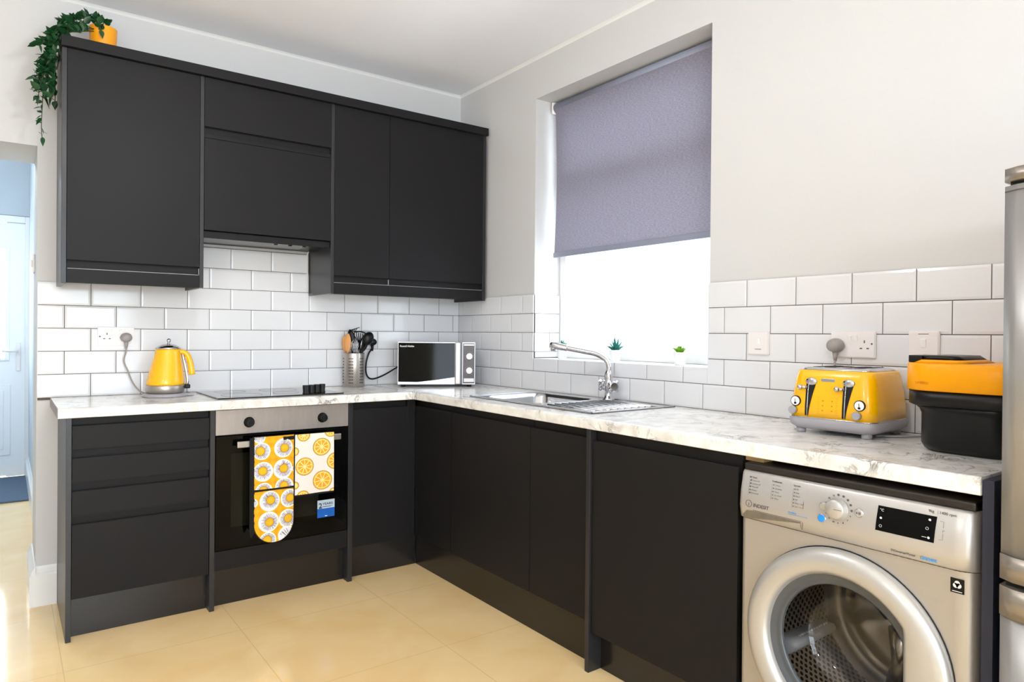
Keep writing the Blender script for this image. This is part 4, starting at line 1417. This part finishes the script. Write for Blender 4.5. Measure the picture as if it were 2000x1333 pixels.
def fx(z):    # x of the fascia front at height z
    for (xa, za), (xb, zb) in zip(prof, prof[1:]):
        if za <= z <= zb:
            return xa+(xb-xa)*(z-za)/(zb-za)
    return XF


bm = new(); box(bm, XF+.012, -.03, WA+.004, WB-.002, .8295, .850, .006); obj('top_cover', bm, P('washer_black_top', '1E1916', .4, nscale=50, namt=.1), wm)
# detergent drawer outline; flat darker patch painted as the grip recess's shade
bm = new()
dl = [(-2.486, .700), (-2.486, .706), (-2.500, .7205), (-2.520, .7225), (-2.662, .7225), (-2.6625, .706), (-2.652, .6975), (-2.63, .6965)]
prism(bm, dl, lambda a, b, q: Vector((fx(b)-q, a, b)), -.001, .0006); obj('drawer_grip', bm, P('drawer_grip_shade', '7E7B76', .35, metal=.6, nscale=8, namt=.25, stretch=(1, 8, 1)), fa)
bm = new(); tube(bm, [(fx(z)-.0002, y, z) for y, z in ((-2.6695, .826), (-2.6685, .77), (-2.6675, .72), (-2.665, .705), (-2.655, .698))], .0008, 6)
tube(bm, [(fx(.7245)-.0002, y, .7245) for y in (-2.520, -2.60, -2.664)], .0006, 6)
obj('drawer_outline', bm, print_m, fa)
# lettering
tilt = Matrix.Rotation(math.radians(-7), 4, 'X')


def ft(s, y, z, size, mat=print_m, **k):
    return text('lettering', s, size, (fx(z)-.0009, y, z), FACE_X, mat, fa, extra=Matrix.Rotation(math.radians(-11 if z > .733 else 8), 4, 'X'), **k)


ft('INDESIT', -2.5215, .7345, .0135, sx=1.0, bold=.0003)
bm = new(); lathe(bm, [(.0098, 0), (.0098, .0006), (.0086, .0006), (.0086, 0)], lambda a, b, hh: Vector((fx(.741)-.0010-hh, -2.508+a, .741+b)), 24, cap=False); obj('emblem', bm, print_m, fa)
ft('i', -2.5062, .7355, .0135, bold=.0003)
ft("20' Zone", -2.502, .8115, .0060, sx=1.1)
for k, s_ in enumerate(("Cotton 20'", "Synthetic 20'", "Mixed 20'", "Delicate", "Refresh 20'")):
    ft(s_, -2.513, .8035-.0085*k, .0050, printl_m)
    bm = new(); z_ = .8050-.0085*k; disc(bm, (fx(z_)-.001, -2.5085, z_), .0022, (-1, 0, 0), .0004, 12); obj('program_mark', bm, print_m, fa)
ft('Traditionals', -2.572, .8115, .0060, sx=1.05)
for k, s_ in enumerate(('Cotton', 'Synthetics', 'Wool', 'Eco 40-60', 'White')):
    ft(s_, -2.584, .8025-.0088*k, .0050, printl_m)
    bm = new(); z_ = .8040-.0088*k; disc(bm, (fx(z_)-.001, -2.579, z_), .0016, (-1, 0, 0), .0004, 12); obj('program_mark', bm, print_m, fa)
ft('Specials', -2.636, .8115, .0060, sx=1.05)
for k, s_ in enumerate(('Silk', 'Baby', 'Wool', '20°', 'Rinse + Spin', 'Spin + Drain')):
    ft(s_, -2.645, .8025-.0088*k, .0050, printl_m if k < 5 else red_m)
    bm = new(); z_ = .8040-.0088*k; disc(bm, (fx(z_)-.001, -2.641, z_), .0016, (-1, 0, 0), .0004, 12); obj('program_mark', bm, print_m, fa)
ft('Push&Go', -2.628, .7405, .0060, blue_m)
bm = new()
for y, z0, z1 in ((-2.504, .764, .806), (-2.574, .764, .806), (-2.637, .755, .806)):
    bm = new()
    for q in range(6):
        za, zb = z0+(z1-z0)*q/6, z0+(z1-z0)*(q+1)/6
        tube(bm, [(fx(za)-.0006, y, za), (fx(zb)-.0006, y, zb)], .0003, 5)
    obj('guide_line', bm, printl_m, fa)
bm = new(); tube(bm, [(fx(z)-.0006, y, z) for y, z in ((-2.627, .7375), (-2.66, .7375), (-2.682, .7375))], .0004, 5); obj('guide_line', bm, blue_m, fa)
ft('9kg', -2.9665, .8135, .0085); ft('|', -2.985, .8135, .0085, printl_m); ft('1400 rpm', -2.989, .8135, .0085, sx=1.05)
ft('DCinverterMotor', -2.889, .7060, .0075); ft('|', -2.9535, .7060, .0075); ft('innex', -2.957, .7045, .0125, blue_m, bold=.0003, sx=1.1)
# programme dial
dy, dz = -2.7605, .777
bm = new(); lathe(bm, [(.0275, -.001), (.0275, .004), (.0250, .006), (.0240, .019), (.0215, .022), (.002, .0225)], lambda a, b, hh: Vector((fx(dz)-hh*.99, dy+a, dz+b+hh*.1)), 44); obj('programme_dial', bm, wmd_m, wm, smooth=False)
bm = new(); box(bm, fx(dz)-.0232, fx(dz)-.0222, dy-.021, dy-.001, dz+.0022, dz+.0030); obj('dial_pointer', bm, print_m, wm)
for i in range(16):
    a = math.radians(90-18-i*22.5+22.5)
    y_, z_ = dy-.0345*math.cos(a)*1, dz+.0345*math.sin(a)
    if i < 5:
        bm = new(); disc(bm, (fx(z_)-.0008, y_, z_), .0030, (-1, 0, 0), .0004, 12); obj('program_mark', bm, print_m, fa)
    else:
        ft(str(i+1), y_+.002, z_-.002, .0062, align='LEFT')
# push buttons
for (y_, z_, mt_, nm) in ((-2.7235, .776, wmd_m, 'power_button'), (-2.7205, .7465, bluebtn_m, 'blue_button'), (-2.8135, .7785, wmd_m, 'start_button')):
    bm = new(); lathe(bm, [(.0110, -.001), (.0110, .002), (.0098, .0030)], lambda a, b, hh: Vector((fx(z_)-hh, y_+a, z_+b)), 28); b1 = obj(nm + '_ring', bm, chrome_m, wm)
    bm = new(); lathe(bm, [(.0092, 0), (.0092, .004), (.0080, .0048)], lambda a, b, hh: Vector((fx(z_)-hh, y_+a, z_+b)), 28); obj(nm, bm, mt_, wm)
bm = new(); x_ = fx(.7785)-.0055
prism(bm, [(-2.8085, .7755), (-2.8085, .7815), (-2.8125, .7785)], lambda a, b, q: Vector((x_-q, a, b)), 0, .0005)
for o_ in (-2.8155, -2.8185):
    box(bm, x_-.0005, x_, o_-.0007, o_+.0007, .7755, .7815)
obj('play_symbol', bm, print_m, wm)
# display
bm = new()
dA = [(-2.854, .7480), (-2.9825, .7480), (-2.9855, .8060), (-2.857, .8060)]
nz = 8
for k in range(nz):
    za, zb = .748+.058*k/nz, .748+.058*(k+1)/nz
    bm.faces.new([bm.verts.new((fx(za)-.0010, -2.854-.003*k/nz, za)), bm.verts.new((fx(za)-.0010, -2.9825-.003*k/nz, za)), bm.verts.new((fx(zb)-.0010, -2.9825-.003*(k+1)/nz, zb)), bm.verts.new((fx(zb)-.0010, -2.854-.003*(k+1)/nz, zb))])
bmesh.ops.remove_doubles(bm, verts=bm.verts, dist=1e-5)
ex = bmesh.ops.extrude_face_region(bm, geom=list(bm.faces))
bmesh.ops.translate(bm, verts=[v for v in ex['geom'] if isinstance(v, bmesh.types.BMVert)], vec=(.0009, 0, 0))
for y_, z_ in ((-2.8655, .7785), (-2.9715, .7965), (-2.9715, .757)):
    disc(bm, (fx(z_)-.0012, y_, z_), .0028, (-1, 0, 0), .0003, 14, mi=1)
for y_, z_ in ((-2.8655, .760), (-2.9675, .777)):
    lathe(bm, [(.0034, 0), (.0034, .0003), (.0026, .0003), (.0026, 0)], lambda a, b, hh: Vector((fx(z_)-.0012-hh, y_+a, z_+b)), 14, mi=1, cap=False)
box(bm, fx(.757)-.0016, fx(.757)-.0012, -2.967, -2.957, .7565, .7575, mi=1)
di = obj('display', bm, [blackgl_m, wprint_m], wm)
text('lettering', '°C', .0085, (fx(.794)-.0013, -2.8615, .794), FACE_X, wprint_m, di, extra=Matrix.Rotation(math.radians(-11), 4, 'X'))
bm = new()
for seg_ in (((-2.992, .798), (-3.0, .798), (-3.0, .785)), ((-3.0, .772), (-3.0, .758), (-2.992, .758))):
    bm = new(); tube(bm, [(fx(z)-.0006, y, z) for y, z in seg_], .0004, 5); obj('guide_line', bm, printl_m, fa)
ft('3"', -2.998, .7755, .0062, printl_m)
# wool label
bm = new(); box(bm, XF+.0028, XF+.0038, -3.040, -3.0125, .6465, .6785); lb = obj('wool_label', bm, black_m, wm)
bm = new()
for a in (90, 210, 330):
    disc(bm, (XF+.0024, -3.0262+.0035*math.cos(math.radians(a)), .665+.0035*math.sin(math.radians(a))), .0055, (-1, 0, 0), .0003, 16)
box(bm, XF+.0021, XF+.0027, -3.036, -3.0165, .6495, .651); obj('emblem', bm, wprint_m, lb)
# door ring with handle widening on the right (towards -y)
bm = new()
n = 96
secs = []


def rin(a):
    c = math.cos(a)          # angle 0 = +y (left in view), pi = -y (right)
    r_ = .193
    if c < -.35:
        s_ = math.sin(a)
        lim = .155/(-c)
        if s_ < .66:
            r_ = min(r_, lim)
    return r_


for i in range(n):
    a = 2*PI*i/n
    ri = rin(a)
    secs.append([(.2575, .0035), (.2585, -.006), (.256, -.016), (.247, -.026), (.232, -.031), (max(ri+.016, .20 if ri > .19 else ri+.016), -.0295), (ri+.008, -.025), (ri, -.012), (ri-.002, .004)])
rings = [[bm.verts.new((XF+h_, WYc+r_*math.cos(2*PI*i/n), WZc+r_*math.sin(2*PI*i/n))) for (r_, h_) in secs[i]] for i in range(n)]
for i in range(n):
    j = (i+1) % n
    for k in range(len(secs[0])-1):
        bm.faces.new((rings[i][k], rings[i][k+1], rings[j][k+1], rings[j][k])).smooth = True
dr_ = obj('door_ring', bm, wmd_m, wm)
bm = new(); lathe(bm, [(.2605, .0030), (.2605, .0022), (.2570, .0022)], lambda a, b, hh: Vector((XF+hh, WYc+a, WZc+b)), 72, cap=False); obj('door_gap', bm, dark_m, wm)
bm = new(); lathe(bm, [(.194, -.006), (.188, -.003), (.181, .000), (.176, .004), (.170, .0015), (.164, .006), (.1625, .012)], lambda a, b, hh: Vector((XF+hh, WYc+a, WZc+b)), 72, cap=False); obj('inner_bezel', bm, rubber_m, wm, smooth=True)
bm = new(); lathe(bm, [(.1635, .006), (.162, .03), (.154, .070), (.135, .100), (.105, .118), (.06, .128), (.001, .131)], lambda a, b, hh: Vector((XF+hh, WYc+a, WZc+b)), 72, cap=False); obj('door_glass', bm, bowl_m, wm, smooth=True)
bm = new(); lathe(bm, [(.224, .004), (.222, .02), (.205, .030), (.198, .045), (.205, .06), (.225, .070), (.245, .075)], lambda a, b, hh: Vector((XF+hh, WYc+a, WZc+b)), 72, cap=False); obj('rubber_gasket', bm, rubber_m, wm, smooth=True)
# drum
bm = new(); lathe(bm, [(.243, .075+.28*k/10) for k in range(11)], lambda a, b, hh: Vector((XF+hh, WYc+a, WZc+b)), 96, cap=False, uv=True); obj('drum', bm, drum_m, wm, smooth=True)
bm = new(); lathe(bm, [(.243, .355), (.20, .362), (.185, .372), (.16, .362), (.12, .352), (.08, .350), (.05, .335), (.001, .333)], lambda a, b, hh: Vector((XF+hh, WYc+a, WZc+b)), 96, cap=False)
for k in range(3):
    a = math.radians(35+120*k)
    p0 = Vector((XF+.345, WYc+.03*math.cos(a), WZc+.03*math.sin(a))); p1 = Vector((XF+.350, WYc+.21*math.cos(a), WZc+.21*math.sin(a)))
    tube(bm, [p0, (p0+p1)/2, p1], .030, 14, taper=[1.3, .8, 1.2])
obj('drum_back', bm, spider_m, wm, smooth=True)
for k in range(3):
    a = math.radians(-22+120*k)
    er = Vector((0, math.cos(a), math.sin(a))); et = Vector((0, -math.sin(a), math.cos(a)))
    c0 = Vector((XF, WYc, WZc))
    bm = new(); rg = []
    for xx, hgt, wd in ((.095, .020, .026), (.11, .055, .026), (.22, .062, .022), (.31, .050, .022), (.325, .02, .02)):
        rg.append([bm.verts.new(c0+Vector((xx, 0, 0))+er*(.243-hgt*h_)+et*wd*w_) for h_, w_ in ((0, -1.1), (.6, -.75), (.95, -.4), (1, 0), (.95, .4), (.6, .75), (0, 1.1))])
    for q in range(len(rg)-1):
        for i in range(6):
            bm.faces.new((rg[q][i], rg[q][i+1], rg[q+1][i+1], rg[q+1][i])).smooth = True
    bm.faces.new(rg[0]); bm.faces.new(rg[-1])
    for q in range(12):
        p = c0+Vector((.13+.013*q, 0, 0))+er*(.243-.050)+et*.0185
        bmesh.ops.create_cube(bm, size=.005, matrix=Matrix.Translation(p))
    obj('drum_paddle', bm, paddle_m, wm)
# small pine batten under the worktop
bm = new(); box(bm, -.560, -.515, -2.520, -2.4615, .8505, .8700, .001); tag(obj('wood_batten', bm, batten_m), 'short raw pine batten under the worktop by the washing machine', 'batten')
bm = new(); box(bm, -.600, -.02, -3.0955, -3.0735, 0.0, .9045, .001); ep = obj('end_panel', bm, navy_m); tag(ep, 'navy end panel supporting the worktop beside the fridge', 'panel')

# ------------------------------------------------------------------ fridge freezer
FY0, FY1 = -3.668, -3.116
fg = thing('fridge_freezer', 'silver fridge freezer at the right edge with bulged doors', 'fridge freezer', (-.33, -3.39, 0))


def bulge_door(bm, z0, z1, xb=-.600, xf=-.638, bul=.026, y0=FY0, y1=FY1, r=.012, n=20, extra=0.0):
    pts = [(xb, y1)]
    for i in range(n+1):
        t = i/n
        y = y1+(y0-y1)*t
        e_ = min(1, min(t, 1-t)*abs(y0-y1)/r)
        rx = r*(1-math.sqrt(max(0, 1-(1-e_)**2)))
        pts.append((xf-extra-bul*(1-(2*t-1)**2)+rx, y))
    pts.append((xb, y0))
    fs = prism(bm, pts, lambda a, b, q: Vector((a, b, q)), z0, z1)
    for q in fs[2:]:
        q.smooth = True


bm = new(); box(bm, -.598, -.03, FY0, FY1-.002, .02, 1.553, .006); obj('cabinet_body', bm, fridge_m, fg)
bm = new(); bulge_door(bm, 1.5275, 1.5545); obj('top_cap', bm, fridgeb_m, fg)
bm = new(); bulge_door(bm, .7655, 1.519, xf=-.636); d_ = obj('fridge_door', bm, fridge_m, fg)
bm = new(); bulge_door(bm, .714, .765, xf=-.641); obj('door_trim', bm, fridgeb_m, d_)
bm = new(); bulge_door(bm, 1.507, 1.5092, xf=-.6365); obj('door_seam', bm, print_m, d_)
bm = new(); bulge_door(bm, .640, .7005, xf=-.641); lo = obj('door_trim', bm, fridgeb_m, fg)
bm = new(); bulge_door(bm, .060, .6395, xf=-.636); obj('freezer_door', bm, fridge_m, fg)
for a, b in ((.7007, .7137), (1.5192, 1.5273)):
    bm = new(); box(bm, -.625, -.599, FY0+.01, FY1-.010, a, b); obj('door_gap', bm, dark_m, fg)
bm = new()
lathe(bm, [(.030, -.010), (.030, .012)], lambda a, b, hh: Vector((-.655+hh, -3.245+a*1.6, .7072+b)), 30)
obj('handle_recess', bm, black_m, fg)
bm = new(); box(bm, -.59, -.05, FY0+.02, FY1-.02, 0.0005, .0205); obj('foot', bm, black_m, fg)

# ------------------------------------------------------------------ oven glove and towel
HY = -.560


def dyed(name, parent, x0, x1, z0, z1, step, inside, colf, yoff, mat=cloth_m):
    nx, nz = max(2, int((x1-x0)/step)), max(2, int((z1-z0)/step))
    vs, cols, fs, idx = [], [], [], {}
    for j in range(nz+1):
        for i in range(nx+1):
            x = x0+(x1-x0)*i/nx; z = z0+(z1-z0)*j/nz
            if inside(x, z):
                idx[(i, j)] = len(vs)
                vs.append((x, yoff(x, z), z)); cols.append(colf(x, z))
    for j in range(nz):
        for i in range(nx):
            q = [idx.get(k) for k in ((i, j), (i+1, j), (i+1, j+1), (i, j+1))]
            if None not in q:
                fs.append(q)
    me = bpy.data.meshes.new(name)
    base = parent.location
    me.from_pydata([(a-base.x, b-base.y, c-base.z) for a, b, c in vs], [], fs)
    at = me.color_attributes.new('dye', 'FLOAT_COLOR', 'POINT')
    flat = []
    for c in cols:
        flat += [*lin(c), 1.0]
    at.data.foreach_set('color', flat)
    me.materials.append(mat)
    for p in me.polygons:
        p.use_smooth = True
    o = bpy.data.objects.new(name, me)
    S.collection.objects.link(o)
    o.parent = parent
    return o


GX0, GX1, GZT, GZB, GZM = -1.401, -1.228, .746, .274, .5105
gl = thing('oven_glove', 'double oven glove with yellow daisy print on the oven handle', 'oven glove', (-1.315, HY, .72))


def gz2(x, z):      # back to measured design units (u across 0..428, v down)
    return 90+(x-GX0)/(GX1-GX0)*428, 105+(GZT-z)/(GZT-GZB)*1145


daisy_up = [(165, 258, 92, 150, 256), (400, 240, 104, 410, 243), (182, 478, 104, 176, 470), (395, 468, 106, 402, 462), (190, 690, 92, 185, 680), (412, 668, 104, 405, 650), (140, 110, 62, 140, 60), (520, 480, 26, 560, 480)]
daisy_lo = [(252, 800, 108, 262, 790), (468, 795, 98, 478, 795), (242, 1022, 110, 250, 1025), (452, 1012, 100, 458, 1012), (235, 1222, 92, 228, 1215), (440, 1190, 96, 500, 1260), (80, 805, 48, 40, 805)]


def glove_col(x, z):
    u_, v_ = gz2(x, z)
    for (cx, cy, R, yx, yy) in (daisy_up if z > GZM else daisy_lo):
        d = math.hypot(u_-cx, v_-cy)
        if d < R:
            dy_ = math.hypot(u_-yx, v_-yy)
            if dy_ < 44:
                return (236, 170, 20) if dy_ > 30 else (246, 184, 28)
            if dy_ < 50:
                return (150, 120, 70)
            a = math.atan2(v_-yy, u_-yx)
            n_ = noise.noise(Vector((a*9, cx*.1, dy_*.02)))
            if d > R-11:
                return (252, 248, 232)
            k = max(0, 1-(dy_-50)/48)
            st_ = (math.sin(a*34+cx)+n_*1.5) > .75-.9*k
            return (124, 116, 124) if st_ and dy_ < (88 if math.hypot(cx-yx, cy-yy) < 50 else 160) else (234, 230, 236)
    q = (math.sin((u_+v_)/26)*math.sin((u_-v_)/26))
    return (232+int(8*q), 168+int(12*q), 12)


def quilt(x, z):
    u_, v_ = gz2(x, z)
    return .0016*math.sin((u_+v_)/26)*math.sin((u_-v_)/26)


GC = (GX0+GX1)/2
GR = (GX1-GX0)/2


def in_glove(x, z):
    zc = GZB+GR*1.02
    if z < zc:
        return ((x-GC)/GR)**2+((z-zc)/(GR*1.02))**2 <= 1.0
    return True


def yo(x, z):
    s_ = 1-abs((x-GC)/GR)**4
    return HY-.010-.006*s_-quilt(x, z)


dyed('printed_pocket', gl, GX0, GX1, GZM+.0045, GZT, .0011, in_glove, glove_col, lambda x, z: yo(x, z)-.0005)
dyed('printed_mitt', gl, GX0, GX1, GZB, GZM-.0045, .0011, in_glove, glove_col, yo)
bm = new()
out_ = []
for i in range(25):
    a = PI+PI*i/24
    out_.append((GC+(GR+.004)*math.cos(a), GZB+GR*1.02+(GR*1.02+.004)*math.sin(a)))
out_ = [(GX0-.018, GZT-.004)]+[(GX0-.018, GZB+.06), (GX0-.012, GZB+.03)]+out_[3:]+[(GX1+.004, GZT-.002)]
prism(bm, out_, lambda a, b, q: Vector((a, q, b)), HY-.0095, HY-.0015)
obj('binding', bm, blackcloth_m, gl)
bm = new(); box(bm, GX0, GX1, HY-.016, HY-.009, GZM-.005, GZM+.004, .002); obj('seam_tape', bm, blackcloth_m, gl)
bm = new(); box(bm, GX1-.050, GX1-.001, HY-.0165, HY-.010, GZT-.022, GZT-.006, .002); obj('hanging_tab', bm, blackcloth_m, gl)
bm = new(); box(bm, GX0, GX1+.003, HY-.010, -.535, GZT-.012, GZT-.003, .003); box(bm, GX0, GX1, -.5405, -.5355, .50, GZT-.006, .002); obj('back_layer', bm, blackcloth_m, gl)

tw = thing('tea_towel', 'white pot holder towel printed with orange slices on the oven handle', 'towel', (-1.13, HY, .72))
TX0, TX1, TZT, TZB = -1.2215, -1.0380, .7425, .4680
slices = [(815, 248, 97), (632, 445, 97), (825, 615, 105), (965, 415, 92), (620, 105, 68), (615, 770, 68), (915, 75, 72), (525, 275, 46), (530, 640, 42), (945, 752, 40)]


def towel_col(x, z):
    u_ = 530+(x-TX0)/(TX1-TX0)*420
    v_ = 95+(TZT-z)/(TZT-TZB)*650
    for cx, cy, R in slices:
        d = math.hypot(u_-cx, v_-cy)
        if d < R:
            if d > R-6: return (148, 112, 56)
            if d > R-18: return (250, 188, 40)
            if d > R-24: return (255, 232, 168)
            if d < 8: return (255, 224, 150)
            a = (math.atan2(v_-cy, u_-cx)+cx) % (2*PI/9)
            w_ = 4.5/max(d, 1)
            if a < w_ or a > 2*PI/9-w_: return (255, 226, 150)
            return (250, 170, 16) if noise.noise(Vector((u_*.06, v_*.06, 0))) > 0 else (244, 156, 10)
    return (240, 226, 218)


dyed('printed_cloth', tw, TX0, TX1, TZB, TZT, .0011, lambda x, z: True, towel_col, lambda x, z: HY-.009-.0025*math.sin((x-TX0)*38)*(TZT-z)/.27)
bm = new(); box(bm, TX0-.003, TX1+.003, HY-.0055, HY-.0015, TZB-.009, TZT-.003, .001); box(bm, TX0, TX1, HY-.008, -.535, TZT-.010, TZT-.002, .003); box(bm, TX0, TX1, -.5405, -.5355, .48, TZT-.005, .002); obj('back_layer', bm, blackcloth_m, tw)


# ------------------------------------------------------------------ potted plants
def leaf(bm, base, d, length, wid, droop=.15, mi=0, n=5, fold=.25):
    d = Vector(d).normalized()
    s_ = d.cross(Vector((0, 0, 1)))
    if s_.length < .05:
        s_ = Vector((1, 0, 0))
    s_.normalize()
    s_ = (Matrix.Rotation(random.uniform(-.9, .9), 3, d) @ s_)
    nn = s_.cross(d)
    rows = []
    for i in range(n+1):
        t = i/n
        w_ = wid*math.sin(PI*min(1, .06+.94*t)**.8)*(1-t*.15) if 0 < i < n else wid*.06
        p = Vector(base)+d*length*t+Vector((0, 0, -droop*length*t*t))
        rows.append([bm.verts.new(p-s_*w_+nn*w_*fold), bm.verts.new(p), bm.verts.new(p+s_*w_+nn*w_*fold)])
    for k in range(n):
        for i in range(2):
            q = bm.faces.new((rows[k][i], rows[k][i+1], rows[k+1][i+1], rows[k+1][i])); q.smooth = True; q.material_index = mi


vines = [
 [(-1.98, -.22, 2.49), (-2.043, -.22, 2.519), (-2.097, -.22, 2.475), (-2.125, -.22, 2.418), (-2.146, -.22, 2.35), (-2.156, -.22, 2.273), (-2.159, -.22, 2.188), (-2.162, -.22, 2.114), (-2.164, -.22, 2.051), (-2.162, -.22, 2.004)],
 [(-1.98, -.24, 2.49), (-2.09, -.26, 2.471), (-2.137, -.26, 2.408), (-2.160, -.26, 2.376), (-2.182, -.26, 2.366)],
 [(-1.98, -.22, 2.50), (-2.107, -.24, 2.448), (-2.136, -.24, 2.366), (-2.15, -.24, 2.29), (-2.165, -.24, 2.247), (-2.188, -.24, 2.236)],
 [(-1.98, -.24, 2.48), (-2.082, -.27, 2.434), (-2.117, -.27, 2.362), (-2.12, -.27, 2.288), (-2.125, -.27, 2.214), (-2.133, -.27, 2.160)],
 [(-1.98, -.20, 2.50), (-2.086, -.15, 2.485), (-2.112, -.15, 2.405), (-2.113, -.15, 2.329), (-2.114, -.15, 2.242), (-2.114, -.15, 2.180)],
 [(-1.98, -.23, 2.50), (-2.071, -.24, 2.457), (-2.115, -.24, 2.403), (-2.136, -.24, 2.324), (-2.160, -.24, 2.245), (-2.172, -.24, 2.200), (-2.175, -.24, 2.165)],
 [(-1.96, -.2, 2.50), (-1.99, -.2, 2.535), (-2.03, -.21, 2.530), (-2.06, -.22, 2.505)],
 [(-1.96, -.2, 2.50), (-1.975, -.2, 2.545), (-2.00, -.2, 2.552)],
 [(-1.96, -.2, 2.50), (-1.958, -.2, 2.535), (-1.940, -.21, 2.535), (-1.925, -.22, 2.512)],
 [(-1.96, -.23, 2.50), (-1.965, -.262, 2.508), (-1.960, -.270, 2.48)],
 [(-1.98, -.24, 2.49), (-2.03, -.28, 2.45), (-2.06, -.31, 2.43)],
]
PX, PY = -1.945, -.205
pp = thing('potted_vine', 'trailing green plant in an orange pot on top of the wall cabinets', 'potted plant', (PX, PY, 2.366))
bm = new(); lathe(bm, [(.046, 2.3665), (.047, 2.37), (.0535, 2.506), (.0535, 2.510), (.050, 2.510), (.048, 2.49), (.002, 2.488)], lambda a, b, hh: Vector((PX+a, PY+b, hh)), 40); obj('plant_pot', bm, poto_m, pp, smooth=True)
bm = new(); lathe(bm, [(.0478, 2.490), (.001, 2.494)], lambda a, b, hh: Vector((PX+a, PY+b, hh)), 24); obj('soil', bm, soil_m, pp)
bs, bl_ = new(), new()
for vi, v in enumerate(vines):
    sp = spline(v, 6)
    tube(bs, sp, .0016, 6)
    L_ = len(sp)
    acc = 0
    for i in range(3, L_):
        acc += (sp[i]-sp[i-1]).length
        if acc > .0105:
            acc = 0
            late = i/L_
            tipthin = (vi == 0 and sp[i].z < 2.17)
            for _ in range(1 if tipthin else random.choice((2, 2, 3))):
                dirv = Vector((random.uniform(-1, .55), random.uniform(-.9, .6), random.uniform(-.9, .8)))
                if sp[i].x > -2.09:
                    dirv.z = abs(dirv.z)+.2
                if sp[i].z < 2.36 and sp[i].x > -2.135:
                    dirv.x = -abs(dirv.x)
                ln = random.uniform(.024, .042)*(.8 if tipthin else 1.2)
                leaf(bl_, sp[i], dirv, ln, ln*.30)
    leaf(bl_, sp[-1], (sp[-1]-sp[-2]).normalized() if vi else Vector((.1, 0, -1)), .034, .011)
obj('stems', bs, stem_m, pp); obj('foliage', bl_, leaf_m, pp)


def small_pot(name, label, x, y, kind):
    p = thing(name, label, 'potted plant', (x, y, WZ0), group='little potted plants on the window sill')
    z = WZ0
    bm = new(); lathe(bm, [(.0205, z+.0005), (.0215, z+.002), (.0280, z+.052), (.0290, z+.053), (.0290, z+.056), (.0265, z+.056), (.0255, z+.049), (.001, z+.048)], lambda a, b, hh: Vector((x+a, y+b, hh)), 32); obj('plant_pot', bm, potw_m, p, smooth=True)
    bm = new(); lathe(bm, [(.0254, z+.0495), (.001, z+.051)], lambda a, b, hh: Vector((x+a, y+b, hh)), 20); obj('soil', bm, soil_m, p)
    bm = new()
    if kind == 'aloe':
        for ring_, (cnt, tl, ln) in enumerate(((5, .25, .066), (8, .62, .058), (8, 1.0, .046))):
            for k in range(cnt):
                a = 2*PI*k/cnt+ring_*.4
                leaf(bm, (x+.004*math.cos(a), y+.004*math.sin(a), z+.050), (math.sin(tl)*math.cos(a), math.sin(tl)*math.sin(a), math.cos(tl)), ln*1.05, .0078, droop=-.05, fold=.5)
        obj('foliage', bm, leaf2_m, p)
    elif kind == 'rosette':
        for ring_, (cnt, tl, ln) in enumerate(((5, .2, .040), (9, .7, .040), (9, 1.05, .034))):
            for k in range(cnt):
                a = 2*PI*k/cnt+ring_*.3
                leaf(bm, (x, y, z+.050), (math.sin(tl)*math.cos(a), math.sin(tl)*math.sin(a), math.cos(tl)), ln*1.1, .0085, droop=-.1, fold=.4)
        obj('foliage', bm, leaf2_m, p)
    else:
        for ring_, (cnt, tl, ln) in enumerate(((5, .15, .026), (8, .65, .032), (10, 1.05, .035))):
            for k in range(cnt):
                a = 2*PI*k/cnt+ring_*.3
                leaf(bm, (x, y, z+.050), (math.sin(tl)*math.cos(a), math.sin(tl)*math.sin(a), math.cos(tl)), ln*1.1, .0105, droop=-.15, fold=.35)
        obj('foliage', bm, leaf3_m, p)


small_pot('potted_succulent', 'small teal succulent in a white pot behind the tap spout', .055, -.925, 'rosette')
small_pot('potted_succulent', 'spiky teal aloe in a white pot at the middle of the sill', .055, -1.312, 'aloe')
small_pot('potted_succulent', 'lime green succulent in a white pot at the right of the sill', .055, -1.702, 'rose')
